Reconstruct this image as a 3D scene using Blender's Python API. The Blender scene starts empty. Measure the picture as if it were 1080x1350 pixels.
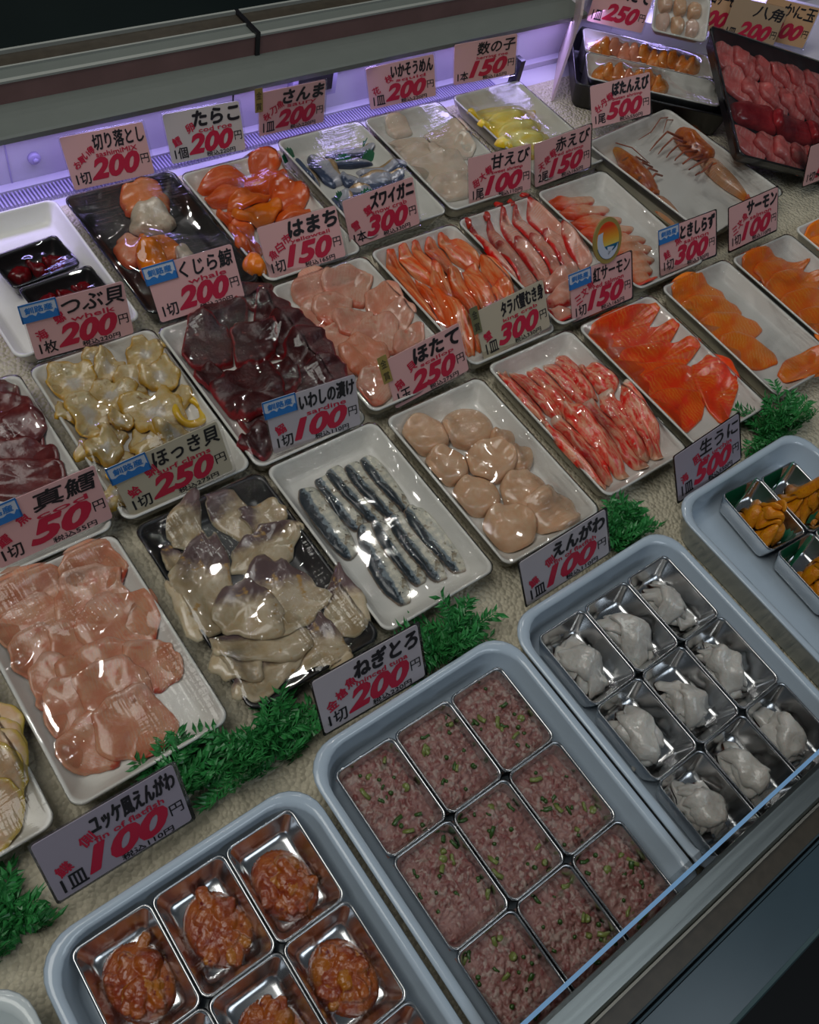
import bpy, math, random
import numpy as np
from mathutils import Matrix, Vector

# ------------------------------------------------------------------ camera, world, lights, exposure
SC = bpy.context.scene
COL = SC.collection
rng = np.random.default_rng(7)
random.seed(7)

cam_data = bpy.data.cameras.new('camera')
cam_data.sensor_fit = 'AUTO'
cam_data.sensor_width = 36.0
cam_data.lens = 1169.1 / 1350.0 * 36.0
cam_data.clip_start = 0.02
cam = bpy.data.objects.new('camera', cam_data)
COL.objects.link(cam)
cam.matrix_world = (Matrix.Translation((0, 0, 0.83)) @ Matrix.Rotation(-0.9084549, 4, 'Z')
                    @ Matrix.Rotation(0.622007, 4, 'X') @ Matrix.Rotation(0.3291128, 4, 'Z'))
SC.camera = cam
vs = SC.view_settings
vs.view_transform = 'Standard'
vs.look = 'None'
vs.gamma = 1.0
vs.use_curve_mapping = False
vs.exposure = 0.24
try:
    SC.cycles.max_bounces = 8
    SC.cycles.transparent_max_bounces = 12
    SC.cycles.glossy_bounces = 4
    SC.cycles.transmission_bounces = 6
    SC.cycles.sample_clamp_indirect = 6.0
    SC.cycles.use_denoising = True
    SC.cycles.caustics_reflective = False
    SC.cycles.caustics_refractive = False
except Exception:
    pass

world = bpy.data.worlds.new('world')
SC.world = world
world.use_nodes = True
wb = world.node_tree.nodes['Background']
wb.inputs['Color'].default_value = (0.62, 0.74, 0.86, 1)
wb.inputs['Strength'].default_value = 0.045


def light(name, kind, loc, power, color, size=0.1, size_y=None, target=None):
    d = bpy.data.lights.new(name, kind)
    d.energy = power
    d.color = color
    if kind == 'AREA':
        d.shape = 'RECTANGLE'
        d.size = size
        d.size_y = size_y or size
    else:
        d.shadow_soft_size = size
    o = bpy.data.objects.new(name, d)
    COL.objects.link(o)
    o.location = loc
    if target is not None:
        o.rotation_euler = (Vector(target) - Vector(loc)).to_track_quat('-Z', 'Y').to_euler()
    return o


# added overhead and front fill panels, the case's own strip under the back ledge, and small ceiling spots
light('ceiling_fill_light', 'AREA', (-0.70, 0.75, 2.4), 21, (1.0, 0.985, 0.93), 1.5, 1.5, (0.6, 0.45, 0))  # added overall fill, placed clear of the film's mirror angle
light('aisle_fill_light', 'AREA', (0.9, -1.5, 2.3), 9.0, (0.80, 0.90, 1.0), 1.6, 0.8, (0.5, 0.2, 0))  # added frontal fill that lifts the card faces
light('case_strip_light', 'AREA', (0.9, 1.036, 0.088), 1.4, (0.50, 0.42, 1.0), 2.2, 0.014, (0.9, 0.965, 0.02))
for sx, sy in ((0.31, 0.86), (0.62, 1.02), (0.98, 0.86), (1.42, 0.80), (1.60, 1.35), (2.05, 1.1), (2.3, 1.7), (1.05, 2.1), (0.72, 1.7)):  # last two spots are added to draw streaks on the back-row film
    light('ceiling_streak_spot_light', 'POINT', (sx, sy, 1.25), 1.55, (1.0, 0.97, 0.92), 0.024)


# ------------------------------------------------------------------ materials
def lin(c):
    return tuple(c) + (1.0,) if len(c) == 3 else tuple(c)


class NT:
    def __init__(self, name):
        self.m = bpy.data.materials.new(name)
        self.m.use_nodes = True
        self.t = self.m.node_tree
        self.t.nodes.clear()
        self.out = self.n('ShaderNodeOutputMaterial')

    def n(self, kind, **kw):
        x = self.t.nodes.new(kind)
        for k, v in kw.items():
            setattr(x, k, v)
        return x

    def l(self, a, b):
        self.t.links.new(a, b)

    def noise(self, scale, detail=3, vec=None, rough=0.55):
        x = self.n('ShaderNodeTexNoise')
        x.inputs['Scale'].default_value = scale
        x.inputs['Detail'].default_value = detail
        x.inputs['Roughness'].default_value = rough
        self.l(vec if vec is not None else self.obj(), x.inputs['Vector'])
        return x.outputs['Fac']

    def obj(self):
        if not hasattr(self, '_tc'):
            self._tc = self.n('ShaderNodeTexCoord')
        return self._tc.outputs['Object']

    def mapping(self, vec, scale=(1, 1, 1), rot=(0, 0, 0)):
        x = self.n('ShaderNodeMapping')
        x.inputs['Scale'].default_value = scale
        x.inputs['Rotation'].default_value = rot
        self.l(vec, x.inputs['Vector'])
        return x.outputs['Vector']

    def ramp(self, fac, lo, hi):
        """smooth 0..1 from lo to hi (hi may be below lo)"""
        x = self.n('ShaderNodeMapRange')
        x.interpolation_type = 'SMOOTHSTEP'
        a, b, r = (lo, hi, (0.0, 1.0)) if lo < hi else (hi, lo, (1.0, 0.0))
        x.inputs['From Min'].default_value = a
        x.inputs['From Max'].default_value = b
        x.inputs['To Min'].default_value = r[0]
        x.inputs['To Max'].default_value = r[1]
        self.l(fac, x.inputs['Value'])
        return x.outputs['Result']

    def math(self, op, a, b):
        x = self.n('ShaderNodeMath', operation=op)
        for i, v in enumerate((a, b)):
            if isinstance(v, (int, float)):
                x.inputs[i].default_value = v
            else:
                self.l(v, x.inputs[i])
        return x.outputs[0]

    def mix(self, fac, a, b):
        x = self.n('ShaderNodeMix', data_type='RGBA')
        if isinstance(fac, (int, float)):
            x.inputs[0].default_value = fac
        else:
            self.l(fac, x.inputs[0])
        for i, v in ((6, a), (7, b)):
            if isinstance(v, tuple):
                x.inputs[i].default_value = lin(v)
            else:
                self.l(v, x.inputs[i])
        return x.outputs[2]

    def attr(self):
        if not hasattr(self, '_at'):
            a = self.n('ShaderNodeAttribute')
            a.attribute_name = 'place'
            s = self.n('ShaderNodeSeparateColor')
            self.l(a.outputs['Color'], s.inputs[0])
            self._at = {'u': s.outputs[0], 'v': s.outputs[1], 'e': s.outputs[2], 'r': a.outputs['Alpha']}
        return self._at

    def bump(self, height, strength, dist=0.002):
        x = self.n('ShaderNodeBump')
        x.inputs['Strength'].default_value = strength
        x.inputs['Distance'].default_value = dist
        self.l(height, x.inputs['Height'])
        return x.outputs['Normal']

    def principled(self, color, rough=0.5, metal=0.0, normal=None, sss=0.0, coat=0.0, spec=0.5, sss_r=(1, .4, .3)):
        p = self.n('ShaderNodeBsdfPrincipled')
        if isinstance(color, tuple):
            p.inputs['Base Color'].default_value = lin(color)
        else:
            self.l(color, p.inputs['Base Color'])
        if isinstance(rough, (int, float)):
            p.inputs['Roughness'].default_value = rough
        else:
            self.l(rough, p.inputs['Roughness'])
        p.inputs['Metallic'].default_value = metal
        p.inputs['Specular IOR Level'].default_value = spec
        if sss:
            p.inputs['Subsurface Weight'].default_value = sss
            p.inputs['Subsurface Radius'].default_value = sss_r
            p.inputs['Subsurface Scale'].default_value = 0.004
        if coat:
            p.inputs['Coat Weight'].default_value = coat
            p.inputs['Coat Roughness'].default_value = 0.08
        if normal is not None:
            self.l(normal, p.inputs['Normal'])
        self.l(p.outputs[0], self.out.inputs[0])
        return p


def plain(name, color, rough=0.5, metal=0.0, var=0.06, scale=40, bump=0.0, bscale=200, spec=0.5, coat=0.0):
    t = NT(name)
    c2 = tuple(max(0, x * (1 - var * 2)) for x in color)
    f = t.noise(scale)
    col = t.mix(f, c2, color)
    nrm = t.bump(t.noise(bscale, 2), bump) if bump else None
    t.principled(col, rough, metal, nrm, spec=spec, coat=coat)
    return t.m


TONE = {'tuna_mince': (0.95, 0.50), 'spicy_sauce_fin': (1.45, 0.46), 'flatfish_fin_flesh': (1.0, 0.64), 'whale_flesh': (1.0, 0.40), 'cod_flesh': (1.65, 0.70),
        'sockeye_flesh': (1.25, 1.15), 'chum_salmon_flesh': (1.45, 1.1), 'salmon_flesh': (1.2, 1.1), 'king_crab_flesh': (1.3, 1.05), 'sardine_skin': (1.0, 1.0), 'surf_clam_flesh': (1.35, 0.82),
        'whelk_flesh': (1.35, 0.86), 'dark_red_flesh': (1.0, 0.7), 'herring_roe': (1.1, 1.15), 'tuna_pink': (1.15, 1.25), 'tuna_red': (1.1, 1.1), 'yellowtail_flesh': (1.5, 0.80), 'squid_flesh': (1.1, 0.95), 'scallop_flesh': (1.18, 0.93)}


def tone(c, name):
    s, v = TONE.get(name, (1.25, 0.95))
    m = 0.3 * c[0] + 0.59 * c[1] + 0.11 * c[2]
    return tuple(min(0.92, max(0.002, (m + (x - m) * s) * v)) for x in c)


def food(name, c1, c2, scale=60, rough=0.3, sss=0.25, overlays=(), bump=0.25, bscale=260, coat=0.3,
         stretch=None, waves=None, metal=0.0):
    """wet flesh: two tones mixed by noise, then overlays (channel, lo, hi, wobble, colour);
    channels: u along, v across, e out to the edge, r random per piece, n fine noise"""
    t = NT(name)
    vec = t.obj()
    at = t.attr()
    comb = None
    c1, c2 = tone(c1, name), tone(c2, name)
    overlays = [(q[0], q[1], q[2], q[3], tone(q[4], name)) for q in overlays]
    if waves:
        waves = waves[:2] + (tone(waves[2], name),) + tuple(waves[3:])
    if stretch:
        c = t.n('ShaderNodeCombineXYZ')
        t.l(at['u'], c.inputs[0]); t.l(at['v'], c.inputs[1]); t.l(at['r'], c.inputs[2])
        comb = t.mapping(c.outputs[0], stretch)
    n1 = t.noise(1.0 if comb else scale, 4, comb if comb is not None else vec, 0.6)
    col = t.mix(t.ramp(n1, 0.35, 0.65), c1, c2)
    if waves:
        c = t.n('ShaderNodeCombineXYZ')
        t.l(at['u'], c.inputs[0]); t.l(at['v'], c.inputs[1]); t.l(at['r'], c.inputs[2])
        w = t.n('ShaderNodeTexWave')
        w.inputs['Scale'].default_value = waves[0]
        w.inputs['Distortion'].default_value = waves[1]
        w.inputs['Detail'].default_value = 3
        w.inputs['Detail Scale'].default_value = 2.0
        t.l(t.mapping(c.outputs[0], waves[3] if len(waves) > 3 else (1, 1, 1)), w.inputs['Vector'])
        col = t.mix(t.math('MULTIPLY', t.math('MULTIPLY', t.ramp(w.outputs['Fac'], 0.6, 1.0), 0.75), t.ramp(t.noise(35, 2, vec), 0.35, 0.65)), col, waves[2])
    wob = t.noise(140, 3, vec)
    for ch, lo, hi, amp, c in overlays:
        if ch == 'n':
            src = t.noise(amp, 3, vec)
            f = t.ramp(src, lo, hi)
        else:
            src = t.math('ADD', at[ch], t.math('MULTIPLY', t.math('SUBTRACT', wob, 0.5), amp))
            f = t.ramp(src, lo, hi)
        col = t.mix(f, col, c)
    h = t.noise(bscale, 3, vec)
    t.principled(col, rough, metal, t.bump(h, bump, 0.0015), sss=sss, coat=coat)
    return t.m


def film_material(name, crinkle, base=0.03):
    t = NT(name)
    vec = t.obj()
    a = t.noise(1.0, 2, t.mapping(vec, (14, 160, 40), (0, 0, 1.05)))
    b = t.noise(1.0, 2, t.mapping(vec, (150, 18, 40), (0, 0, 0.6)))
    broad = t.noise(22, 1, vec)
    mask = t.ramp(t.noise(13, 1, vec), 0.46, 0.62)
    h = t.math('ADD', t.math('MULTIPLY', t.math('ADD', a, b), t.math('MULTIPLY', mask, crinkle)),
               t.math('MULTIPLY', broad, 0.8))
    nrm = t.bump(h, 0.42, 0.004)
    fr = t.n('ShaderNodeFresnel')
    fr.inputs['IOR'].default_value = 1.45
    t.l(nrm, fr.inputs['Normal'])
    g = t.n('ShaderNodeBsdfAnisotropic')
    g.inputs['Roughness'].default_value = 0.055
    g.inputs['Color'].default_value = (1, 1, 1, 1)
    t.l(nrm, g.inputs['Normal'])
    tr = t.n('ShaderNodeBsdfTransparent')
    tr.inputs['Color'].default_value = (0.97, 0.97, 0.97, 1)
    mx = t.n('ShaderNodeMixShader')
    t.l(t.math('ADD', fr.outputs[0], base - 0.03), mx.inputs[0])
    t.l(tr.outputs[0], mx.inputs[1])
    t.l(g.outputs[0], mx.inputs[2])
    t.l(mx.outputs[0], t.out.inputs[0])
    return t.m


def clear_material(name, tint, rough=0.03, refl=0.04):
    t = NT(name)
    fr = t.n('ShaderNodeFresnel')
    fr.inputs['IOR'].default_value = 1.45
    g = t.n('ShaderNodeBsdfAnisotropic')
    g.inputs['Roughness'].default_value = rough
    tr = t.n('ShaderNodeBsdfTransparent')
    tr.inputs['Color'].default_value = lin(tint)
    mx = t.n('ShaderNodeMixShader')
    t.l(t.math('ADD', fr.outputs[0], refl - 0.03), mx.inputs[0])
    t.l(tr.outputs[0], mx.inputs[1])
    t.l(g.outputs[0], mx.inputs[2])
    t.l(mx.outputs[0], t.out.inputs[0])
    return t.m


M = {}
M['foam'] = plain('white_foam', (0.74, 0.73, 0.68), 0.38, var=0.03, bump=0.08, bscale=500)
M['black_tray'] = plain('black_tray_plastic', (0.018, 0.018, 0.02), 0.3, var=0.2)
M['film'] = film_material('cling_film_clear', 0.85)
M['film_crinkled'] = film_material('cling_film_crinkled', 1.7, 0.045)
M['enamel'] = plain('pale_blue_enamel', (0.44, 0.53, 0.62), 0.16, var=0.03, scale=10, coat=0.3)
M['white_enamel'] = plain('white_enamel', (0.60, 0.66, 0.66), 0.16, var=0.03, scale=10, coat=0.3)


def steel(name, color, rough, aniso=(3, 60, 3)):
    t = NT(name)
    n = t.noise(1.0, 3, t.mapping(t.obj(), aniso))
    r = t.n('ShaderNodeMapRange')
    r.inputs['To Min'].default_value = rough * 0.7
    r.inputs['To Max'].default_value = rough * 1.4
    t.l(n, r.inputs['Value'])
    col = t.mix(n, tuple(c * 0.8 for c in color), color)
    t.principled(col, r.outputs[0], 1.0, t.bump(n, 0.06, 0.001))
    return t.m


M['steel'] = steel('dish_steel', (0.68, 0.69, 0.70), 0.2, (30, 30, 30))
M['rail_steel'] = steel('rail_brushed_steel', (0.50, 0.53, 0.50), 0.32, (4, 200, 4))
M['rail_dark'] = plain('rail_brown_strip', (0.075, 0.062, 0.045), 0.35, var=0.3, scale=90)
M['track_bead'] = plain('pale_track_bead', (0.36, 0.38, 0.35), 0.3, spec=0.8)
M['chrome'] = steel('chrome', (0.8, 0.8, 0.78), 0.12)
M['panel_blue'] = plain('front_panel_blue_grey', (0.045, 0.075, 0.095), 0.25, var=0.15, scale=12)
M['bead_dark'] = plain('bead_dark_teal', (0.06, 0.10, 0.11), 0.3)
M['bead_soft'] = steel('soft_bead', (0.36, 0.36, 0.33), 0.35)
M['reflected_line'] = plain('painted_reflection_blue', (0.28, 0.52, 0.85), 0.2, var=0.05)  # pale blue stands in for a strip light reflected in the glass
M['glass'] = clear_material('guard_glass', (0.93, 0.97, 0.99))
def frosted(name, color, clear):
    t = NT(name)
    d = t.n('ShaderNodeBsdfDiffuse')
    d.inputs['Color'].default_value = lin(color)
    tr = t.n('ShaderNodeBsdfTransparent')
    mx = t.n('ShaderNodeMixShader')
    mx.inputs[0].default_value = clear
    t.l(d.outputs[0], mx.inputs[1])
    t.l(tr.outputs[0], mx.inputs[2])
    t.l(mx.outputs[0], t.out.inputs[0])
    return t.m


M['acrylic'] = frosted('rose_film_sheet', (0.62, 0.50, 0.48), 0.45)
M['sleeve'] = clear_material('sleeve_plastic', (0.95, 0.95, 0.95), 0.12, 0.06)
M['case_white'] = plain('case_white_plastic', (0.62, 0.60, 0.66), 0.35, var=0.03, scale=8)
M['ledge'] = plain('ledge_grey_green', (0.145, 0.165, 0.150), 0.5, var=0.06, scale=30, bump=0.1)
M['dark'] = plain('dark_gloss', (0.012, 0.019, 0.019), 0.12, var=0.3, scale=3)
M['floor_dark'] = plain('market_floor_dark', (0.006, 0.006, 0.007), 0.6, var=0.3, scale=4)
M['slat'] = plain('grille_lavender', (0.42, 0.38, 0.58), 0.4, var=0.04)
M['black'] = plain('black_plastic', (0.01, 0.01, 0.013), 0.25)
M['leaf'] = plain('plastic_leaf_green', (0.045, 0.30, 0.075), 0.32, var=0.3, scale=60, spec=0.4)
M['baran'] = plain('green_divider_film', (0.012, 0.22, 0.10), 0.3, var=0.15, scale=60)
M['ink_black'] = plain('ink_black', (0.010, 0.010, 0.014), 0.5)
M['ink_red'] = plain('ink_red', (0.50, 0.012, 0.050), 0.5, var=0.05)
M['ink_blue'] = plain('ink_blue', (0.020, 0.17, 0.50), 0.5, var=0.05)
M['sticker_white'] = plain('sticker_white', (0.50, 0.56, 0.66), 0.4, var=0.02)
M['sticker_gold'] = plain('sticker_gold', (0.34, 0.26, 0.075), 0.35, var=0.1)
M['sticker_olive'] = plain('sticker_olive', (0.17, 0.17, 0.085), 0.35, var=0.1)
for k, c in {'pink': (0.69, 0.40, 0.395), 'white': (0.48, 0.44, 0.48), 'beige': (0.50, 0.45, 0.34), 'grey': (0.56, 0.52, 0.50),
             'peach': (0.60, 0.36, 0.20), 'tan': (0.44, 0.31, 0.20), 'lilac': (0.36, 0.32, 0.39)}.items():
    M['card_' + k] = plain('card_' + k, c, 0.32, var=0.02, scale=15)


def mat_fabric():
    t = NT('cream_knobbly_mat')
    v = t.n('ShaderNodeTexVoronoi')
    v.inputs['Scale'].default_value = 210
    t.l(t.obj(), v.inputs['Vector'])
    col = t.mix(t.noise(25), (0.50, 0.45, 0.33), (0.60, 0.55, 0.42))
    inv = t.math('SUBTRACT', 1.0, v.outputs['Distance'])
    t.principled(col, 0.7, 0, t.bump(inv, 0.9, 0.004))
    return t.m


M['scallion_pale'] = plain('scallion_pale', (0.20, 0.24, 0.06), 0.3, var=0.2, scale=150)
M['mat'] = mat_fabric()

RED_EDGE = (0.50, 0.10, 0.08)
M['cod'] = food('cod_flesh', (0.66, 0.36, 0.28), (0.74, 0.48, 0.37), 70, 0.25, 0.3, [('v', 0.14, 0.0, 0.35, (0.50, 0.15, 0.12)), ('n', 0.60, 0.75, 40, (0.62, 0.28, 0.22)), ('v', 0.85, 1.0, 0.3, (0.72, 0.52, 0.44))], waves=(7, 4, (0.68, 0.50, 0.42)))
M['shellfish'] = food('cockle_flesh', (0.58, 0.40, 0.26), (0.62, 0.50, 0.38), 50, 0.25, 0.25, [('u', 0.35, 0.15, 0.3, (0.30, 0.22, 0.20)), ('e', 0.8, 1.0, 0.3, (0.60, 0.46, 0.16))])
M['clam'] = food('surf_clam_flesh', (0.52, 0.42, 0.29), (0.62, 0.54, 0.42), 55, 0.22, 0.2, [('u', 0.50, 0.28, 0.22, (0.16, 0.115, 0.115)), ('n', 0.62, 0.72, 60, (0.50, 0.34, 0.18)), ('e', 0.9, 1.02, 0.2, (0.60, 0.53, 0.40))], bump=0.3, bscale=160)
M['sardine'] = food('sardine_skin', (0.50, 0.50, 0.43), (0.74, 0.71, 0.58), 140, 0.26, 0.0, [('n', 0.60, 0.70, 95, (0.30, 0.25, 0.17)), ('v', 0.50, 0.40, 0.25, (0.20, 0.25, 0.28)), ('v', 0.36, 0.28, 0.55, (0.022, 0.032, 0.042)), ('n', 0.63, 0.70, 210, (0.06, 0.065, 0.07)), ('e', 0.95, 1.02, 0.1, (0.30, 0.21, 0.15))], bump=0.35, bscale=420, metal=0.08)
M['scallop'] = food('scallop_flesh', (0.68, 0.44, 0.29), (0.72, 0.51, 0.36), 60, 0.2, 0.4, [('r', 0.7, 1.0, 0.0, (0.70, 0.52, 0.44))], bump=0.15, bscale=300)
M['crab'] = food('king_crab_flesh', (0.66, 0.06, 0.03), (0.72, 0.40, 0.28), 60, 0.3, 0.2, [('u', 0.10, 0.0, 0.15, (0.68, 0.56, 0.46)), ('n', 0.60, 0.72, 110, (0.74, 0.50, 0.40)), ('u', 0.90, 1.0, 0.2, (0.68, 0.44, 0.32))], stretch=(7, 7, 20), bump=0.6, bscale=320)
M['snow_crab'] = food('snow_crab_flesh', (0.74, 0.14, 0.05), (0.78, 0.36, 0.20), 60, 0.28, 0.25, [('n', 0.60, 0.75, 80, (0.74, 0.46, 0.34)), ('u', 0.10, 0.0, 0.2, (0.72, 0.12, 0.07))], stretch=(2, 7, 20), bump=0.35)
M['sockeye'] = food('sockeye_flesh', (0.72, 0.078, 0.010), (0.78, 0.135, 0.022), 50, 0.28, 0.25, [('e', 0.93, 1.02, 0.2, (0.64, 0.20, 0.09))], waves=(6, 5, (0.80, 0.26, 0.10)))
M['pale_salmon'] = food('chum_salmon_flesh', (0.80, 0.21, 0.065), (0.82, 0.28, 0.12), 50, 0.28, 0.25, [('e', 0.95, 1.02, 0.1, (0.72, 0.20, 0.06))], waves=(6, 5, (0.80, 0.37, 0.20)))
M['salmon'] = food('salmon_flesh', (0.80, 0.17, 0.020), (0.82, 0.22, 0.035), 50, 0.28, 0.25, [('e', 0.95, 1.02, 0.1, (0.66, 0.14, 0.03))], waves=(5, 5, (0.82, 0.31, 0.10)))
M['bluefin'] = food('dark_red_flesh', (0.155, 0.018, 0.020), (0.24, 0.040, 0.040), 70, 0.3, 0.2, [('n', 0.64, 0.72, 70, (0.34, 0.12, 0.10))], bump=0.35)
M['whale'] = food('whale_flesh', (0.095, 0.012, 0.015), (0.17, 0.028, 0.030), 65, 0.42, 0.10, [('e', 0.84, 1.0, 0.3, (0.62, 0.018, 0.030)), ('n', 0.66, 0.74, 90, (0.50, 0.10, 0.09))], bump=0.6, bscale=220, coat=0.05)
M['yellowtail'] = food('yellowtail_flesh', (0.68, 0.38, 0.31), (0.74, 0.50, 0.41), 50, 0.25, 0.3, [('v', 0.25, 0.0, 0.5, (0.60, 0.22, 0.17)), ('n', 0.62, 0.75, 45, (0.64, 0.30, 0.24)), ('r', 0.85, 1.0, 0.0, (0.66, 0.24, 0.14))], waves=(5, 4, (0.76, 0.55, 0.47)))
M['sweet_shrimp'] = food('sweet_shrimp_flesh', (0.72, 0.36, 0.28), (0.76, 0.52, 0.44), 50, 0.25, 0.35, [('v', 0.20, 0.04, 0.25, (0.58, 0.045, 0.03)), ('u', 0.22, 0.05, 0.2, (0.42, 0.03, 0.02))], waves=(3, 2, (0.76, 0.30, 0.22), (3, 0.4, 1)))
M['red_tail'] = food('shrimp_tail_red', (0.36, 0.02, 0.015), (0.55, 0.07, 0.03), 90, 0.3, 0.1)
M['red_shrimp'] = food('red_shrimp_flesh', (0.76, 0.32, 0.19), (0.78, 0.50, 0.37), 50, 0.25, 0.35, [('u', 0.50, 0.20, 0.25, (0.74, 0.13, 0.045)), ('v', 0.3, 0.1, 0.3, (0.72, 0.10, 0.04))])
M['cod_roe'] = food('cod_roe_sac', (0.62, 0.13, 0.06), (0.68, 0.20, 0.10), 45, 0.22, 0.35, [('r', 0.72, 1.0, 0.0, (0.74, 0.24, 0.05)), ('n', 0.62, 0.75, 55, (0.66, 0.24, 0.17))], bump=0.15, bscale=900)
M['saury'] = food('saury_skin', (0.40, 0.42, 0.50), (0.55, 0.55, 0.60), 60, 0.22, 0.05, [('v', 0.40, 0.28, 0.2, (0.07, 0.09, 0.15)), ('v', 0.70, 0.80, 0.2, (0.46, 0.33, 0.21))], metal=0.2)
M['squid'] = food('squid_flesh', (0.72, 0.58, 0.46), (0.76, 0.64, 0.54), 50, 0.22, 0.35, [('e', 0.85, 1.0, 0.2, (0.76, 0.68, 0.60))], bump=0.15)
M['herring_roe'] = food('herring_roe', (0.80, 0.62, 0.13), (0.85, 0.72, 0.32), 60, 0.3, 0.25, [('e', 0.82, 1.0, 0.4, (0.80, 0.54, 0.06))], stretch=(2, 5, 20), bump=0.3, bscale=700)
M['whelk'] = food('whelk_flesh', (0.60, 0.47, 0.27), (0.66, 0.57, 0.40), 60, 0.22, 0.25, [('e', 0.80, 1.0, 0.3, (0.56, 0.36, 0.12)), ('e', 0.45, 0.15, 0.4, (0.62, 0.58, 0.52)), ('n', 0.63, 0.75, 70, (0.30, 0.20, 0.10))], bump=0.7, bscale=150)
M['whelk_yellow'] = food('whelk_yellow', (0.66, 0.43, 0.07), (0.70, 0.50, 0.14), 60, 0.25, 0.2)
M['tuna_pink'] = food('tuna_pink', (0.62, 0.15, 0.14), (0.68, 0.25, 0.23), 45, 0.26, 0.25, [('e', 0.94, 1.02, 0.1, (0.50, 0.08, 0.08))], waves=(3, 3, (0.72, 0.38, 0.35), (1, 2.5, 1)))
M['tuna_red'] = food('tuna_red', (0.23, 0.012, 0.018), (0.34, 0.03, 0.035), 45, 0.22, 0.2)
M['mix_salmon'] = food('mixed_offcut', (0.70, 0.28, 0.18), (0.72, 0.42, 0.32), 35, 0.25, 0.25, [('r', 0.6, 0.9, 0.0, (0.78, 0.26, 0.05)), ('e', 0.8, 1.0, 0.3, (0.66, 0.16, 0.10))])
M['mix_white'] = food('mixed_white', (0.62, 0.52, 0.42), (0.68, 0.60, 0.50), 35, 0.25, 0.25, [('n', 0.6, 0.7, 60, (0.42, 0.32, 0.26))])
M['mince'] = food('tuna_mince', (0.36, 0.135, 0.115), (0.55, 0.28, 0.24), 90, 0.46, 0.15, [('r', 0.62, 0.75, 0.0, (0.60, 0.41, 0.35)), ('r', 0.22, 0.10, 0.0, (0.36, 0.09, 0.08)), ('n', 0.66, 0.74, 30, (0.34, 0.27, 0.20))], bump=0.6, bscale=320, coat=0.05)
M['scallion'] = plain('scallion_green', (0.05, 0.13, 0.020), 0.3, var=0.35, scale=150)
M['yukke'] = food('spicy_sauce_fin', (0.40, 0.095, 0.003), (0.60, 0.21, 0.010), 60, 0.26, 0.1, [('n', 0.62, 0.74, 75, (0.22, 0.026, 0.004)), ('r', 0.70, 0.88, 0.0, (0.66, 0.29, 0.06))], bump=1.0, bscale=210, coat=0.25)
M['engawa'] = food('flatfish_fin_flesh', (0.70, 0.67, 0.61), (0.80, 0.78, 0.73), 60, 0.28, 0.3, [('n', 0.62, 0.75, 50, (0.62, 0.55, 0.45))], bump=0.5, bscale=220)
M['urchin'] = food('urchin_roe', (0.60, 0.23, 0.012), (0.68, 0.32, 0.03), 120, 0.3, 0.25, [('n', 0.6, 0.72, 120, (0.48, 0.14, 0.006))], bump=0.8, bscale=520)
M['botan_flesh'] = food('botan_flesh', (0.64, 0.36, 0.22), (0.68, 0.48, 0.36), 70, 0.2, 0.3, [('u', 0.80, 0.95, 0.1, (0.70, 0.27, 0.04)), ('n', 0.6, 0.7, 60, (0.58, 0.16, 0.07))], waves=(3, 1.5, (0.60, 0.20, 0.10), (3, 0.3, 1)))
M['botan_head'] = food('botan_head', (0.34, 0.075, 0.025), (0.52, 0.17, 0.06), 80, 0.16, 0.2, [('u', 0.30, 0.05, 0.2, (0.56, 0.25, 0.06)), ('n', 0.62, 0.7, 70, (0.20, 0.08, 0.05))], coat=0.8, bump=0.5)
M['botan_leg'] = plain('botan_leg_red', (0.50, 0.14, 0.07), 0.3, var=0.2, scale=90)
M['shrimp_orange'] = food('orange_shrimp_meat', (0.62, 0.20, 0.06), (0.66, 0.34, 0.16), 60, 0.25, 0.25, [('r', 0.6, 0.9, 0.0, (0.60, 0.26, 0.18))])
M['dark_red'] = food('dark_red_roe', (0.09, 0.008, 0.010), (0.20, 0.015, 0.02), 70, 0.25, 0.1)


# ------------------------------------------------------------------ builders
def link(name, me, mat=None, parent=None, loc=(0, 0, 0), rotz=0.0):
    o = bpy.data.objects.new(name, me)
    COL.objects.link(o)
    if mat is not None and me is not None:
        if len(me.materials) == 0:
            me.materials.append(mat)
    if parent is not None:
        o.parent = parent
    o.location = loc
    if rotz:
        o.rotation_euler = (0, 0, rotz)
    return o


def tag(o, label, cat=None, group=None, kind=None):
    o['label'] = label
    if cat:
        o['category'] = cat
    if group:
        o['group'] = group
    if kind:
        o['kind'] = kind
    return o


def mesh(name, verts, faces, smooth=True, place=None):
    me = bpy.data.meshes.new(name)
    me.from_pydata([tuple(map(float, v)) for v in verts], [], faces)
    me.update()
    if smooth:
        me.polygons.foreach_set('use_smooth', [True] * len(me.polygons))
    if place is not None:
        a = me.attributes.new('place', 'FLOAT_COLOR', 'POINT')
        a.data.foreach_set('color', np.asarray(place, dtype=np.float32).ravel())
    return me


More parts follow.
